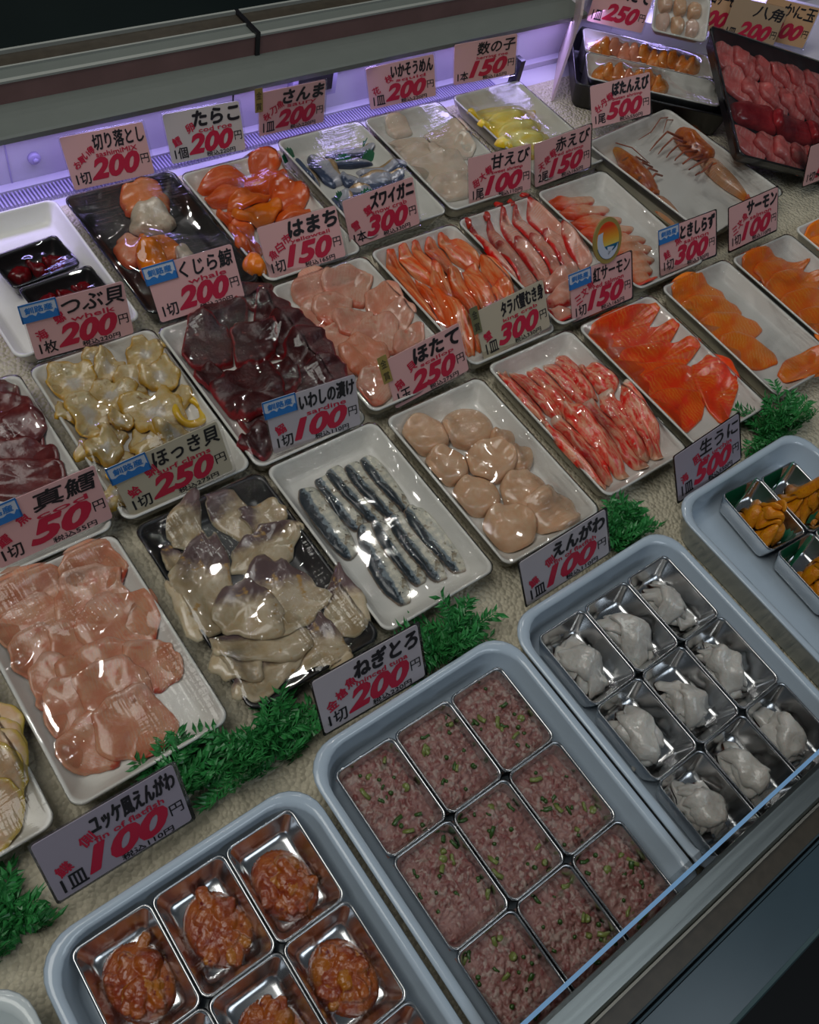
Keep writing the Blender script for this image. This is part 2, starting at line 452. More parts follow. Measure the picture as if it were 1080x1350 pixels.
class MB:
    def __init__(self):
        self.v, self.f = [], []

    def add(self, vs, fs):
        n = len(self.v)
        self.v += [tuple(x) for x in vs]
        self.f += [tuple(i + n for i in q) for q in fs]

    def box(self, x0, x1, y0, y1, z0, z1):
        vs = [(x, y, z) for z in (z0, z1) for y in (y0, y1) for x in (x0, x1)]
        self.add(vs, [(0, 2, 3, 1), (4, 5, 7, 6), (0, 1, 5, 4), (1, 3, 7, 5), (3, 2, 6, 7), (2, 0, 4, 6)])

    def prism_x(self, prof, x0, x1):
        """closed (y, z) profile drawn out along x"""
        n = len(prof)
        self.add([(x0, y, z) for y, z in prof] + [(x1, y, z) for y, z in prof],
                 [(i, (i + 1) % n, n + (i + 1) % n, n + i) for i in range(n)]
                 + [tuple(range(n))[::-1], tuple(range(n, 2 * n))])

    def tube(self, pts, radii, n=6):
        pts = [Vector(p) for p in pts]
        rings = []
        for i, p in enumerate(pts):
            d = (pts[min(i + 1, len(pts) - 1)] - pts[max(i - 1, 0)]).normalized()
            a = d.cross(Vector((0, 0, 1)))
            if a.length < 1e-4:
                a = Vector((1, 0, 0))
            a.normalize()
            b = a.cross(d)
            r = radii[i] if isinstance(radii, (list, tuple)) else radii
            rings.append([p + (a * math.cos(t) + b * math.sin(t)) * r for t in [2 * math.pi * k / n for k in range(n)]])
        vs = [tuple(q) for r in rings for q in r]
        fs = [(i * n + k, i * n + (k + 1) % n, (i + 1) * n + (k + 1) % n, (i + 1) * n + k)
              for i in range(len(pts) - 1) for k in range(n)]
        fs += [tuple(range(n))[::-1], tuple(range((len(pts) - 1) * n, len(pts) * n))]
        self.add(vs, fs)

    def mesh(self, name, smooth=False):
        return mesh(name, self.v, self.f, smooth)


def rrect(hx, hy, r, seg=6):
    """rounded rectangle outline, counter-clockwise"""
    r = min(r, hx * 0.99, hy * 0.99)
    out = []
    for cx, cy, a0 in ((hx - r, hy - r, 0), (-hx + r, hy - r, 90), (-hx + r, -hy + r, 180), (hx - r, -hy + r, 270)):
        for k in range(seg + 1):
            a = math.radians(a0 + 90 * k / seg)
            out.append((cx + r * math.cos(a), cy + r * math.sin(a)))
    return out


def loft(rings):
    """rings: list of (hx, hy, r, z); the first and last are capped"""
    vs, fs = [], []
    n = None
    for hx, hy, r, z in rings:
        o = rrect(hx, hy, r)
        n = len(o)
        vs += [(x, y, z) for x, y in o]
    for i in range(len(rings) - 1):
        for k in range(n):
            fs.append((i * n + k, i * n + (k + 1) % n, (i + 1) * n + (k + 1) % n, (i + 1) * n + k))
    fs.append(tuple(range(n))[::-1])
    fs.append(tuple(range((len(rings) - 1) * n, len(rings) * n)))
    return vs, fs


def tray_mesh(name, w, l, h, r=0.012, inset=0.011, floor=0.006, lip=0.0035, wall=0.003, roll=0.0015):
    hx, hy = w / 2, l / 2
    rings = [(hx - inset - wall, hy - inset - wall, r, 0.0), (hx - inset, hy - inset, r, 0.002),
             (hx - wall, hy - wall, r, h - 0.005), (hx - 0.0006, hy - 0.0006, r, h - 0.003), (hx, hy, r, h - 0.0012), (hx - 0.001, hy - 0.001, r, h),
             (hx - lip * 0.5, hy - lip * 0.5, r, h + roll * 0.3), (hx - lip, hy - lip, r, h - 0.0006), (hx - lip - 0.001, hy - lip - 0.001, r, h - 0.003),
             (hx - inset - 0.003, hy - inset - 0.003, r, floor + 0.004), (hx - inset - 0.006, hy - inset - 0.006, r, floor + 0.001),
             (hx - inset - 0.010, hy - inset - 0.010, r, floor)]
    vs, fs = loft(rings)
    return mesh(name, vs, fs)


def smooth_noise(x, y, seed, amp):
    r = np.random.default_rng(seed)
    out = np.zeros_like(x)
    for _ in range(5):
        k = r.uniform(60, 260, 2) * r.choice([-1, 1], 2)
        out = out + np.sin(x * k[0] + y * k[1] + r.uniform(0, 6.28))
    return out * amp / 3.0


# ------------------------------------------------------------------ draping: food is laid piece by piece on what already lies there
class Bed:
    CELL = 0.002

    def __init__(self, w, l, floor):
        self.hx, self.hy = w / 2 + 0.012, l / 2 + 0.012
        self.nx, self.ny = int(2 * self.hx / self.CELL) + 2, int(2 * self.hy / self.CELL) + 2
        self.h = np.full((self.ny, self.nx), floor, dtype=float)
        self.floor = floor

    def rim(self, w, l, slope=0.010, rise=0.018):
        xs = np.abs(np.arange(self.nx) * self.CELL - self.hx)
        ys = np.abs(np.arange(self.ny) * self.CELL - self.hy)
        d = np.minimum(w / 2 - xs[None, :], l / 2 - ys[:, None])
        self.h = np.maximum(self.h, self.floor + np.clip((0.016 - d) / slope, 0, 1) * rise)

    @staticmethod
    def blur(a, k):
        for _ in range(k):
            p = np.pad(a, 1, mode='edge')
            a = (p[:-2, 1:-1] + p[2:, 1:-1] + p[1:-1, :-2] + p[1:-1, 2:] + 2 * p[1:-1, 1:-1]) / 6
        return a

    @staticmethod
    def grow(a, k):
        for _ in range(k):
            p = np.pad(a, 1, mode='edge')
            a = np.maximum.reduce([p[:-2, 1:-1], p[2:, 1:-1], p[1:-1, :-2], p[1:-1, 2:], a])
        return a

    def sample(self, f, x, y):
        gx = np.clip((x + self.hx) / self.CELL, 0, self.nx - 1.001)
        gy = np.clip((y + self.hy) / self.CELL, 0, self.ny - 1.001)
        i, j = gy.astype(int), gx.astype(int)
        a, b = gy - i, gx - j
        return (f[i, j] * (1 - a) * (1 - b) + f[i + 1, j] * a * (1 - b) + f[i, j + 1] * (1 - a) * b + f[i + 1, j + 1] * a * b)

    def lay(self, p, t, shape=2.6, taper=(1, 1), bend=0.0, prof='slab', rough=0.08, lump=0.0, stiff=5, rings=7, segs=36,
            droop=0.0, seed=None, ext=0.0, wf=1.0):
        """p = (ax, ay, bx, by, width): returns (mesh, base point). t is the thickness; the piece follows what lies under it."""
        seed = int(rng.integers(1e9)) if seed is None else seed
        r = np.random.default_rng(seed)
        ax, ay, bx, by, w = p
        w *= wf
        L = math.hypot(bx - ax, by - ay) + ext
        ca, sa = (bx - ax) / max(L - ext, 1e-6), (by - ay) / max(L - ext, 1e-6)
        cx, cy = (ax + bx) / 2, (ay + by) / 2
        ph = r.uniform(0, 6.28, 4)

        def place(rho, th):
            c, s = np.cos(th), np.sin(th)
            u = np.sign(c) * np.abs(c) ** (2 / shape)
            v = np.sign(s) * np.abs(s) ** (2 / shape)
            edge = 1 + rough * (0.5 * np.sin(2 * th + ph[0]) + 0.5 * np.sin(3 * th + ph[1]) + 0.35 * np.sin(5 * th + ph[2]) + 0.25 * np.sin(9 * th + ph[3]))
            u, v = u * rho * edge, v * rho * edge
            tp = np.interp(u, np.linspace(-1, 1, len(taper)), taper)
            X = u * L / 2
            Y = v * w / 2 * tp + bend * (u * u - 0.4) * L
            return cx + X * ca - Y * sa, cy + X * sa + Y * ca, u, v

        def profile(rho):
            if prof == 'round':
                return np.sqrt(np.clip(1 - rho ** 2, 0, 1))
            if prof == 'pillow':
                return np.clip(1 - rho ** 4, 0, 1) ** 0.5
            return np.clip(1 - rho ** 14, 0, 1) ** 0.5 * (0.9 + 0.1 * np.sqrt(np.clip(1 - rho ** 2, 0, 1)))

        f = self.blur(self.grow(self.h, 1), stiff)
        f = np.maximum(f, self.h)
        rr = np.array([0.0, 0.3, 0.55, 0.75, 0.88, 0.96, 1.0]) if rings == 7 else np.linspace(0, 1, rings) ** 0.8
        th = np.linspace(0, 2 * math.pi, segs, endpoint=False)
        R, T = np.meshgrid(rr[1:], th, indexing='ij')
        x, y, u, v = place(R, T)
        low = self.sample(f, x, y)
        low = low - droop * np.clip(R - 0.5, 0, 1)
        bump = smooth_noise(x, y, seed, lump) * (1 - R ** 6)
        z = low + 0.0005 + t * np.maximum(profile(R), 0.02) + bump
        x0, y0, u0, v0 = place(np.array([0.0]), np.array([0.0]))
        z0 = self.sample(f, x0, y0) + 0.0005 + t + smooth_noise(x0, y0, seed, lump)
        base = (cx, cy, float(self.sample(self.h, np.array([cx]), np.array([cy]))[0]))
        vs = [(x0[0] - cx, y0[0] - cy, z0[0] - base[2])]
        pl = [(0.5, 0.5, 0.0, 0.0)]
        rv = r.uniform(0, 1)
        nr = len(rr) - 1
        for i in range(nr):
            for k in range(segs):
                vs.append((x[i, k] - cx, y[i, k] - cy, z[i, k] - base[2]))
                pl.append((u[i, k] / 2 + .5, v[i, k] / 2 + .5, rr[i + 1], 0))
        n0 = len(vs)
        for k in range(segs):
            vs.append((x[-1, k] - cx, y[-1, k] - cy, low[-1, k] + 0.0003 - base[2]))
            pl.append((u[-1, k] / 2 + .5, v[-1, k] / 2 + .5, 1.0, 0))
        vs.append((x0[0] - cx, y0[0] - cy, self.sample(f, x0, y0)[0] + 0.0003 - base[2]))
        pl.append((0.5, 0.5, 0.0, 0))
        fs = [(0, 1 + k, 1 + (k + 1) % segs) for k in range(segs)]
        for i in range(nr - 1):
            a = 1 + i * segs
            fs += [(a + k, a + segs + k, a + segs + (k + 1) % segs, a + (k + 1) % segs) for k in range(segs)]
        a = 1 + (nr - 1) * segs
        fs += [(a + k, n0 + k, n0 + (k + 1) % segs, a + (k + 1) % segs) for k in range(segs)]
        fs += [(n0 + segs, n0 + (k + 1) % segs, n0 + k) for k in range(segs)]
        pl = np.array(pl)
        pl[:, 3] = rv
        me = mesh('piece', vs, fs, True, pl)
        # remember what now lies here
        Rd, Td = np.meshgrid(np.linspace(0.02, 0.995, 26), np.linspace(0, 2 * math.pi, 90, endpoint=False), indexing='ij')
        xd, yd, _, _ = place(Rd, Td)
        zd = self.sample(f, xd, yd) - droop * np.clip(Rd - 0.5, 0, 1) + 0.0006 + t * profile(Rd) + smooth_noise(xd, yd, seed, lump) * (1 - Rd ** 6)
        gi = np.clip(np.rint((yd + self.hy) / self.CELL).astype(int), 0, self.ny - 1)
        gj = np.clip(np.rint((xd + self.hx) / self.CELL).astype(int), 0, self.nx - 1)
        np.maximum.at(self.h, (gi.ravel(), gj.ravel()), zd.ravel())
        return me, base


ORD = ['first', 'second', 'third', 'fourth', 'fifth', 'sixth', 'seventh', 'eighth', 'ninth', 'tenth', 'eleventh', 'twelfth', 'thirteenth', 'fourteenth']


def rows_of(pts, gap=0.024):
    """rows counted from the back, then places counted along each row: {index: (row, place, members in row)}"""
    order = sorted(range(len(pts)), key=lambda i: -pts[i][1])
    rows = []
    for i in order:
        if rows and abs(pts[rows[-1][0]][1] - pts[i][1]) < gap:
            rows[-1].append(i)
        else:
            rows.append([i])
    out = {}
    for a, r in enumerate(rows):
        r.sort(key=lambda i: pts[i][0])
        for b, i in enumerate(r):
            out[i] = (a, b, len(r))
    return out


def film(tray, bed, w, l, h, mat, r=0.012, skirt=0.012):
    """the clear film pulled over tray and food: a membrane held at the rim and lifted by what stands above it"""
    hx, hy = w / 2, l / 2
    rho = np.concatenate([np.linspace(0.06, 0.90, 15), [0.95, 0.985, 1.004]])
    out = np.array(rrect(hx, hy, r, 7))
    # finer outline: three points more per straight side
    pts = []
    for k in range(len(out)):
        a, b = out[k], out[(k + 1) % len(out)]
        d = np.hypot(*(b - a))
        m = max(1, int(d / 0.012))
        for q in range(m):
            pts.append(a + (b - a) * q / m)
    out = np.array(pts)
    n = len(out)
    # membrane on the bed's grid
    xs = np.arange(bed.nx) * bed.CELL - bed.hx
    ys = np.arange(bed.ny) * bed.CELL - bed.hy
    inside = (np.abs(xs)[None, :] < hx - 0.002) & (np.abs(ys)[:, None] < hy - 0.002)
    obst = np.where(inside, bed.grow(bed.h, 1) + 0.0009, h + 0.0008)
    obst = np.where((bed.h <= bed.floor + 0.0005) & inside, bed.floor, obst)
    z = np.where(inside, h - 0.0008, h + 0.0008)
    z = np.maximum(z, np.where(inside, obst, h + 0.0008))
    for _ in range(160):
        p = np.pad(z, 1, mode='edge')
        q = (p[:-2, 1:-1] + p[2:, 1:-1] + p[1:-1, :-2] + p[1:-1, 2:]) / 4
        z = np.where(inside, np.maximum(q - 0.00001, obst), h + 0.0008)
    z = np.maximum(bed.blur(z, 1), np.where(inside, obst - 0.0003, 0))
    vs, fs = [(0, 0, float(bed.sample(z, np.array([0.0]), np.array([0.0]))[0]))], []
    for q in rho:
        zz = bed.sample(z, out[:, 0] * q, out[:, 1] * q)
        vs += [(out[k, 0] * q, out[k, 1] * q, zz[k]) for k in range(n)]
    vs += [(out[k, 0] * 1.008 + 0.0002, out[k, 1] * 1.006, h - 0.002) for k in range(n)]
    vs += [(out[k, 0] * (1 - 0.06), out[k, 1] * (1 - 0.04), h - skirt - 0.006) for k in range(n)]
    nr = len(rho) + 2
    fs += [(0, 1 + k, 1 + (k + 1) % n) for k in range(n)]
    for i in range(nr - 1):
        a = 1 + i * n
        fs += [(a + k, a + n + k, a + n + (k + 1) % n, a + (k + 1) % n) for k in range(n)]
    o = link('cling_film', mesh('cling_film', vs, fs), mat, tray)
    o['label'] = 'clear cling film'
    return o


def tray(name, cx, cy, label, w=0.150, l=0.234, h=0.030, mat='foam', rot=0.0, z=0.002, kind='tray', group='white trays of the display', floor=0.008, r=0.012):
    o = link(name, tray_mesh(name, w, l, h - z, r, floor=floor - z), M[mat], None, (cx, cy, z), rot)
    tag(o, label, kind, group)
    return o


def heap(blobs, a, b, z0=0.0, cell=0.0017, mask=None):
    """one connected lump: the upper envelope of many blobs (x, y, z, rx, ry, rz, angle, tint) inside |x|<a, |y|<b"""
    nx, ny = int(2 * a / cell) + 1, int(2 * b / cell) + 1
    X, Y = np.meshgrid(np.linspace(-a, a, nx), np.linspace(-b, b, ny))
    H = np.full(X.shape, -1.0)
    T = np.zeros(X.shape)
    for x, y, z, rx, ry, rz, an, tint in blobs:
        c, s = math.cos(an), math.sin(an)
        dx, dy = X - x, Y - y
        u, v = (dx * c + dy * s) / rx, (-dx * s + dy * c) / ry
        q = 1 - u * u - v * v
        hh = np.where(q > 0, z + rz * np.sqrt(np.clip(q, 0, 1)), -1)
        up = hh > H
        H = np.where(up, hh, H)
        T = np.where(up, tint, T)
    ok = H > 0
    H = np.clip(H, 0, None)
    idx = -np.ones(X.shape, int)
    vs, pl, fs = [], [], []
    use = np.zeros(X.shape, bool)
    for i in range(ny - 1):
        for j in range(nx - 1):
            if ok[i, j] or ok[i + 1, j] or ok[i, j + 1] or ok[i + 1, j + 1]:
                use[i:i + 2, j:j + 2] = True
    for i in range(ny):
        for j in range(nx):
            if use[i, j]:
                idx[i, j] = len(vs)
                vs.append((X[i, j], Y[i, j], z0 + H[i, j]))
                pl.append((j / nx, i / ny, 0.5, T[i, j]))
    for i in range(ny - 1):
        for j in range(nx - 1):
            q = (idx[i, j], idx[i, j + 1], idx[i + 1, j + 1], idx[i + 1, j])
            if min(q) >= 0:
                fs.append(q)
    return mesh('heap', vs, fs, True, pl), H, X, Y


# ------------------------------------------------------------------ lettering
def glyphs(text, box, shear=0.0, offset=0.0, rot=0.0, keep=False):
    """flat letter shapes fitted into box = (x0, z0, x1, z1) of a card's face; returns verts (x, z) and faces"""
    cu = bpy.data.curves.new('lettering', 'FONT')
    cu.body = text
    cu.size = 1.0
    cu.shear = shear
    cu.offset = offset
    cu.resolution_u = 3
    cu.fill_mode = 'FRONT'
    ob = bpy.data.objects.new('lettering', cu)
    COL.objects.link(ob)
    bpy.context.view_layer.update()
    dg = bpy.context.evaluated_depsgraph_get()
    me = bpy.data.meshes.new_from_object(ob.evaluated_get(dg))
    v = np.array([q.co[:2] for q in me.vertices], dtype=float).reshape(-1, 2)
    f = [tuple(p.vertices) for p in me.polygons]
    bpy.data.objects.remove(ob)
    bpy.data.curves.remove(cu)
    bpy.data.meshes.remove(me)
    if len(v) == 0:
        return [], []
    lo, hi = v.min(0), v.max(0)
    x0, z0, x1, z1 = box
    sx, sz = (x1 - x0) / max(hi[0] - lo[0], 1e-6), (z1 - z0) / max(hi[1] - lo[1], 1e-6)
    if keep:
        sx = min(sx, sz * 1.15)
    v = (v - (lo + hi) / 2) * np.array([sx, sz])
    if rot:
        c, s = math.cos(rot), math.sin(rot)
        v = v @ np.array([[c, s], [-s, c]])
    v = v + np.array([(x0 + x1) / 2, (z0 + z1) / 2])
    return v, f


class Print:
    def __init__(self, y):
        self.y, self.mb = y, MB()

    def put(self, *a, bold=0.0, **k):
        v, f = glyphs(*a, **k)
        if len(v):
            for n, (dx, dz) in enumerate(((0, 0), (1, 0), (-1, 0), (0, 1), (0, -1), (.7, .7), (-.7, -.7)) if bold else ((0, 0),)):
                self.mb.add([(x + dx * bold, self.y - 0.00001 * n, z + dz * bold) for x, z in v], f)
        return self

    def poly(self, pts):
        self.mb.add([(x, self.y, z) for x, z in pts], [tuple(range(len(pts)))])
        return self

    def done(self, name, mat, parent):
        return link(name, self.mb.mesh(name), mat, parent)


def card_mesh(name, x0, z0, x1, z1, y, t, r=0.003):
    o = [(px + (x0 + x1) / 2, pz + (z0 + z1) / 2) for px, pz in rrect((x1 - x0) / 2, (z1 - z0) / 2, r, 4)]
    n = len(o)
    vs = [(x, y, z) for x, z in o] + [(x, y + t, z) for x, z in o]
    fs = [tuple(range(n)), tuple(range(n, 2 * n))[::-1]] + [(k, n + k, n + (k + 1) % n, (k + 1) % n) for k in range(n)]
    return mesh(name, vs, fs, False)


def price_card(pos, yaw, tilt, roll, W, H, card, name, latin, price, side, unit, tax, sticker, label, name_h=0.30, group='price cards'):
    root = link('price_sign', None)
    ux = Vector((math.cos(yaw) * math.cos(roll), math.sin(yaw) * math.cos(roll), math.sin(roll)))
    n0 = Vector((-math.sin(yaw), math.cos(yaw), 0))
    up = Vector((0, 0, math.cos(tilt))) + n0 * math.sin(tilt)
    up = (up - ux * up.dot(ux)).normalized()
    nn = up.cross(ux)
    root.matrix_world = Matrix(((ux.x, nn.x, up.x, pos[0]), (ux.y, nn.y, up.y, pos[1]), (ux.z, nn.z, up.z, pos[2]), (0, 0, 0, 1)))
    tag(root, label, 'price sign', group)
    X = lambda s: (s - 0.5) * W
    Z = lambda s: (1 - s) * H
    bx = lambda x0, zt, x1, zb: (X(x0), Z(zb), X(x1), Z(zt))
    link('card', card_mesh('card', X(0), Z(1), X(1), Z(0), 0.0, 0.0008), M['card_' + card], root)
    s = link('clear_sleeve', card_mesh('clear_sleeve', X(-0.015), Z(1.05), X(1.03), Z(-0.02), 0.0009, 0.0006), M['sleeve'], root)
    s['label'] = 'clear plastic sleeve'
    mb = MB()
    for sx in (0.3, 0.7):
        mb.prism_x([(0.0016, 0.0), (0.018, 0.0), (0.0016, H * 0.5)], X(sx) - 0.001, X(sx) + 0.001)
    link('support_foot', mb.mesh('support_foot'), M['sleeve'], root)
    nx0 = 0.36 if len(name) > 2 else 0.42
    kanji = sum(ord(c) > 0x4e00 for c in name)
    Print(-0.0005).put(name, bx(nx0, 0.05, 0.975, 0.05 + name_h), shear=0.12, offset=0.004, bold=(0.00095 if kanji == 0 else 0.0004) if len(name) < 6 else 0.0006).done('product_name', M['ink_black'], root)
    k = Print(-0.0004)
    k.put('円', bx(0.875, 0.58, 0.975, 0.76), offset=0.006)
    if unit:
        k.put(unit, bx(0.06, 0.70, 0.06 + 0.085 * max(2, len(unit)), 0.93), bold=0.0003)
    if tax:
        k.put('税込%s円' % tax, bx(0.47, 0.885, 0.86, 0.985), bold=0.00016)
    k.done('fine_lettering', M['ink_black'], root)
    Print(-0.0003).put(price, bx(0.25 if len(price) > 2 else 0.30, 0.49, 0.86, 0.885), shear=0.30, offset=0.030, bold=0.0008).done('price_figure', M['ink_red'], root)
    p = Print(-0.0006)
    if latin:
        p.put(latin, bx(0.42 if len(latin) < 8 else 0.36, 0.385, 0.86, 0.475), bold=0.0002)
    if side:
        m = len(side)
        for i, ch in enumerate(side):
            q = 0.085 + 0.20 * i / max(m - 1, 1)
            zt = 0.48 - 0.22 * i / max(m - 1, 1)
            d = min(0.105, 0.30 / m)
            p.put(ch, bx(q - d / 2 + 0.03, zt, q + d / 2 + 0.03, zt + d * 1.75), bold=0.00035, rot=0.30)
    p.done('red_lettering', M['ink_red'], root)
    if sticker == 'blue':
        x0, x1, zt, zb = -0.03, 0.33, -0.03, 0.30
        st = link('origin_sticker', card_mesh('origin_sticker', X(x0), Z(zb), X(x1), Z(zt), -0.0012, 0.0006, 0.001), M['sticker_white'], root)
        st['label'] = 'blue and white origin sticker'
        b = Print(-0.0015)
        e = 0.014
        for q in (((x0, zt), (x1, zt), (x1, zt + 0.03), (x0, zt + 0.03)), ((x0, zt), (x0 + e, zt), (x0 + e, zb), (x0, zb)), ((x1 - e, zt), (x1, zt), (x1, zb), (x1 - e, zb))):
            b.poly([(X(a), Z(c)) for a, c in q][::-1])
        wav = [(x0, zb), (x1, zb)]
        for i in range(14):
            f = 1 - i / 13
            wav.append((x0 + (x1 - x0) * f, zb - 0.11 - 0.025 * math.sin(i * 2.1) - 0.02 * (i % 2)))
        b.mb.add([(X(a), b.y, Z(c)) for a, c in wav], [tuple(range(len(wav)))])
        b.put('釧路産', bx(x0 + 0.05, zt + 0.07, x1 - 0.05, zt + 0.18), bold=0.0003)
        b.done('blue_lettering', M['ink_blue'], st)
    elif sticker == 'gold':
        x0, x1, zt, zb = -0.06, 0.055, -0.12, 0.42
        st = link('award_sticker', card_mesh('award_sticker', X(x0), Z(zb), X(x1), Z(zt), -0.0012, 0.0006, 0.001), M['sticker_gold'], root)
        st['label'] = 'gold vertical sticker'
        b = Print(-0.0015)
        for i, ch in enumerate('金賞'):
            b.put(ch, bx(x0 + 0.02, zt + 0.07 + 0.25 * i, x1 - 0.02, zt + 0.24 + 0.25 * i))
        b.done('black_lettering', M['ink_black'], st)
    return root, X, Z


# ------------------------------------------------------------------ the place: dark hall, refrigerated case
o = link('floor', mesh('floor', [(-4, -3, -0.75), (5, -3, -0.75), (5, 4, -0.75), (-4, 4, -0.75)], [(0, 1, 2, 3)]), M['floor_dark'])
o['kind'] = 'structure'
mb = MB()
mb.box(-2.5, 5, 2.9, 3.0, -0.75, 3.2)
o = link('wall_back', mb.mesh('wall_back'), M['floor_dark'])
o['kind'] = 'structure'

X0, X1 = -0.55, 2.6
case = link('display_case', None, loc=(0.9, 0.4, 0))
tag(case, 'long refrigerated fish display case with steel front rail and lavender lit back', 'display case')


def casepart(name, mb, mat, label=None, parent=None, smooth=False):
    o = link(name, mb.mesh(name, smooth), M[mat], parent or case)
    if parent is None:
        o.location = (-0.9, -0.4, 0)
    if label:
        o['label'] = label
    return o


mb = MB(); mb.box(X0, X1, -0.16, 1.075, -0.06, -0.0035)
casepart('display_deck', mb, 'case_white')
mb = MB(); mb.box(X0, X1, 1.060, 1.075, -0.0035, 0.098)
casepart('back_panel', mb, 'case_white')
# front rail: brushed lip over the trays, brown strip, twin chrome lines, sloping panel
mb = MB()
mb.prism_x([(-0.103, 0.052), (-0.1025, 0.060), (-0.106, 0.0615), (-0.124, 0.0605), (-0.127, 0.058), (-0.127, 0.052)], X0, X1)
rail = casepart('front_rail', mb, 'rail_steel', 'brushed steel rail along the front')
mb = MB(); mb.prism_x([(-0.1275, 0.052), (-0.1275, 0.0605), (-0.1295, 0.0612), (-0.130, 0.052)], X0, X1)
casepart('rail_highlight_bead', mb, 'bead_soft', 'thin bright bead')
mb = MB(); mb.prism_x([(-0.1302, 0.050), (-0.1302, 0.057), (-0.1465, 0.056), (-0.1465, 0.050)], X0, X1)
casepart('rail_strip', mb, 'rail_dark', 'dark brown strip')
mb = MB()
mb.prism_x([(-0.1467, 0.048), (-0.1467, 0.0555), (-0.1482, 0.0560), (-0.1490, 0.048)], X0, X1)
mb.prism_x([(-0.1510, 0.046), (-0.1510, 0.0540), (-0.1530, 0.0540), (-0.1535, 0.046)], X0, X1)
casepart('rail_trim', mb, 'panel_blue')
mb = MB(); mb.prism_x([(-0.154, 0.040), (-0.154, 0.053), (-0.201, 0.049), (-0.204, 0.046), (-0.204, -0.5), (-0.19, -0.5), (-0.19, 0.040)], X0, X1)
casepart('front_panel', mb, 'panel_blue', 'blue grey front panel')
mb = MB(); mb.prism_x([(-0.2005, 0.0493), (-0.2035, 0.0503), (-0.2055, 0.047), (-0.2045, 0.046)], X0, X1)
casepart('panel_edge_bead', mb, 'bead_dark')
# low guard glass standing in the rail, its blue top line a painted reflection
mb = MB(); mb.box(0.20, X1, -0.0935, -0.0905, 0.046, 0.0865)
gl = casepart('guard_glass', mb, 'glass', 'clear guard glass with pale blue reflected line')
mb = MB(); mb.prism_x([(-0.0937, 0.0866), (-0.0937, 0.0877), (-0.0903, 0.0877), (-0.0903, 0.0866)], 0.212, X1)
casepart('painted_reflection_line', mb, 'reflected_line', 'pale blue painted reflection along the edge', gl)
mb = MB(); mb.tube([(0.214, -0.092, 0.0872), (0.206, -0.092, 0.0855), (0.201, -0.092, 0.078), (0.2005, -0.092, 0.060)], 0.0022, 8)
casepart('glass_corner', mb, 'reflected_line', None, gl, True)
# ledge above the lit back
mb = MB(); mb.prism_x([(1.020, 0.092), (1.020, 0.099), (1.023, 0.101), (1.085, 0.101), (1.085, 0.094), (1.032, 0.094)], X0, 1.33)
casepart('back_ledge', mb, 'ledge', 'grey green ledge over the lit back')
mb = MB(); mb.prism_x([(1.036, 0.0905), (1.042, 0.0905), (1.042, 0.0938), (1.036, 0.0938)], X0, 1.32)
t = NT('led_strip_violet')
em = t.n('ShaderNodeEmission'); em.inputs['Color'].default_value = (0.45, 0.33, 1, 1); em.inputs['Strength'].default_value = 3.0
t.l(em.outputs[0], t.out.inputs[0]); M['led'] = t.m
casepart('led_strip', mb, 'led', 'violet strip lamp under the ledge')
# rails of the sliding doors behind the ledge
zz = 0.101
for nm, mat, y0, y1, z0, z1 in (('mirror_strip', 'mirror', 1.085, 1.088, 0.098, 0.128), ('lower_track_bead', 'track_bead', 1.084, 1.090, 0.128, 0.131),
                                ('track_channel', 'ledge', 1.090, 1.110, 0.120, 0.130), ('middle_track_bead', 'track_bead', 1.110, 1.113, 0.120, 0.133),
                                ('dark_channel', 'rail_dark', 1.113, 1.140, 0.120, 0.131), ('upper_track_bead', 'track_bead', 1.140, 1.144, 0.12, 0.136)):
    if mat == 'mirror' and 'mirror' not in M:
        M['mirror'] = plain('painted_rose_reflection', (0.29, 0.155, 0.15), 0.2, var=0.25, scale=14)  # the red fish mirrored in this strip is painted in as rose
    for a, b in ((X0, 0.690), (0.697, 1.40)):
        mb = MB(); mb.box(a, b, y0, y1, z0, z1)
        casepart(nm, mb, mat)
mb = MB()
mb.box(0.690, 0.697, 1.082, 1.146, 0.10, 0.135)
casepart('door_joint', mb, 'black', 'black joint between the door tracks')
mb = MB(); mb.box(X0, 1.40, 1.146, 1.9, 0.08, 0.118)
casepart('dark_glass_top', mb, 'dark', 'dark glossy glass behind the tracks')
# grilles and fittings of the lit back
mb = MB()
x = X0
while x < 1.30:
    mb.box(x, x + 0.0045, 1.0555, 1.0598, 0.068, 0.092)
    x += 0.013
casepart('air_grille', mb, 'slat')
mb = MB()
x = X0
while x < 1.15:
    mb.box(x, x + 0.0022, 1.020, 1.046, -0.003, 0.003)
    x += 0.0052
casepart('drain_grating', mb, 'slat')
mb = MB(); mb.box(X0, X1, 1.046, 1.0598, -0.003, 0.006)
casepart('back_step', mb, 'case_white')


def stud(x, z):
    mb = MB(); mb.tube([(x, 1.0600, z), (x, 1.0560, z), (x, 1.0535, z)], [0.0085, 0.0085, 0.006], 16)
    mb.tube([(x, 1.0535, z), (x, 1.0500, z)], [0.004, 0.0035], 10)
    casepart('panel_stud', mb, 'slat', None, None, True)


stud(0.340, 0.036); stud(0.585, 0.038); stud(0.905, 0.052)
for x in (0.305, 0.640):
    mb = MB(); mb.box(x, x + 0.002, 1.0588, 1.0599, 0.006, 0.09)
    casepart('panel_seam', mb, 'black' if x > 0.5 else 'slat')
mb = MB(); mb.box(0.735, 0.815, 1.045, 1.0598, 0.040, 0.090)
th = casepart('thermometer_box', mb, 'slat')
mb = MB(); mb.box(0.744, 0.806, 1.0435, 1.0449, 0.050, 0.083)
casepart('display_screen', mb, 'black', 'black display screen', th)
mb = MB(); mb.box(1.172, 1.182, 1.000, 1.018, 0.0, 0.052)
casepart('latch_block', mb, 'black', 'small black block behind the herring roe card')

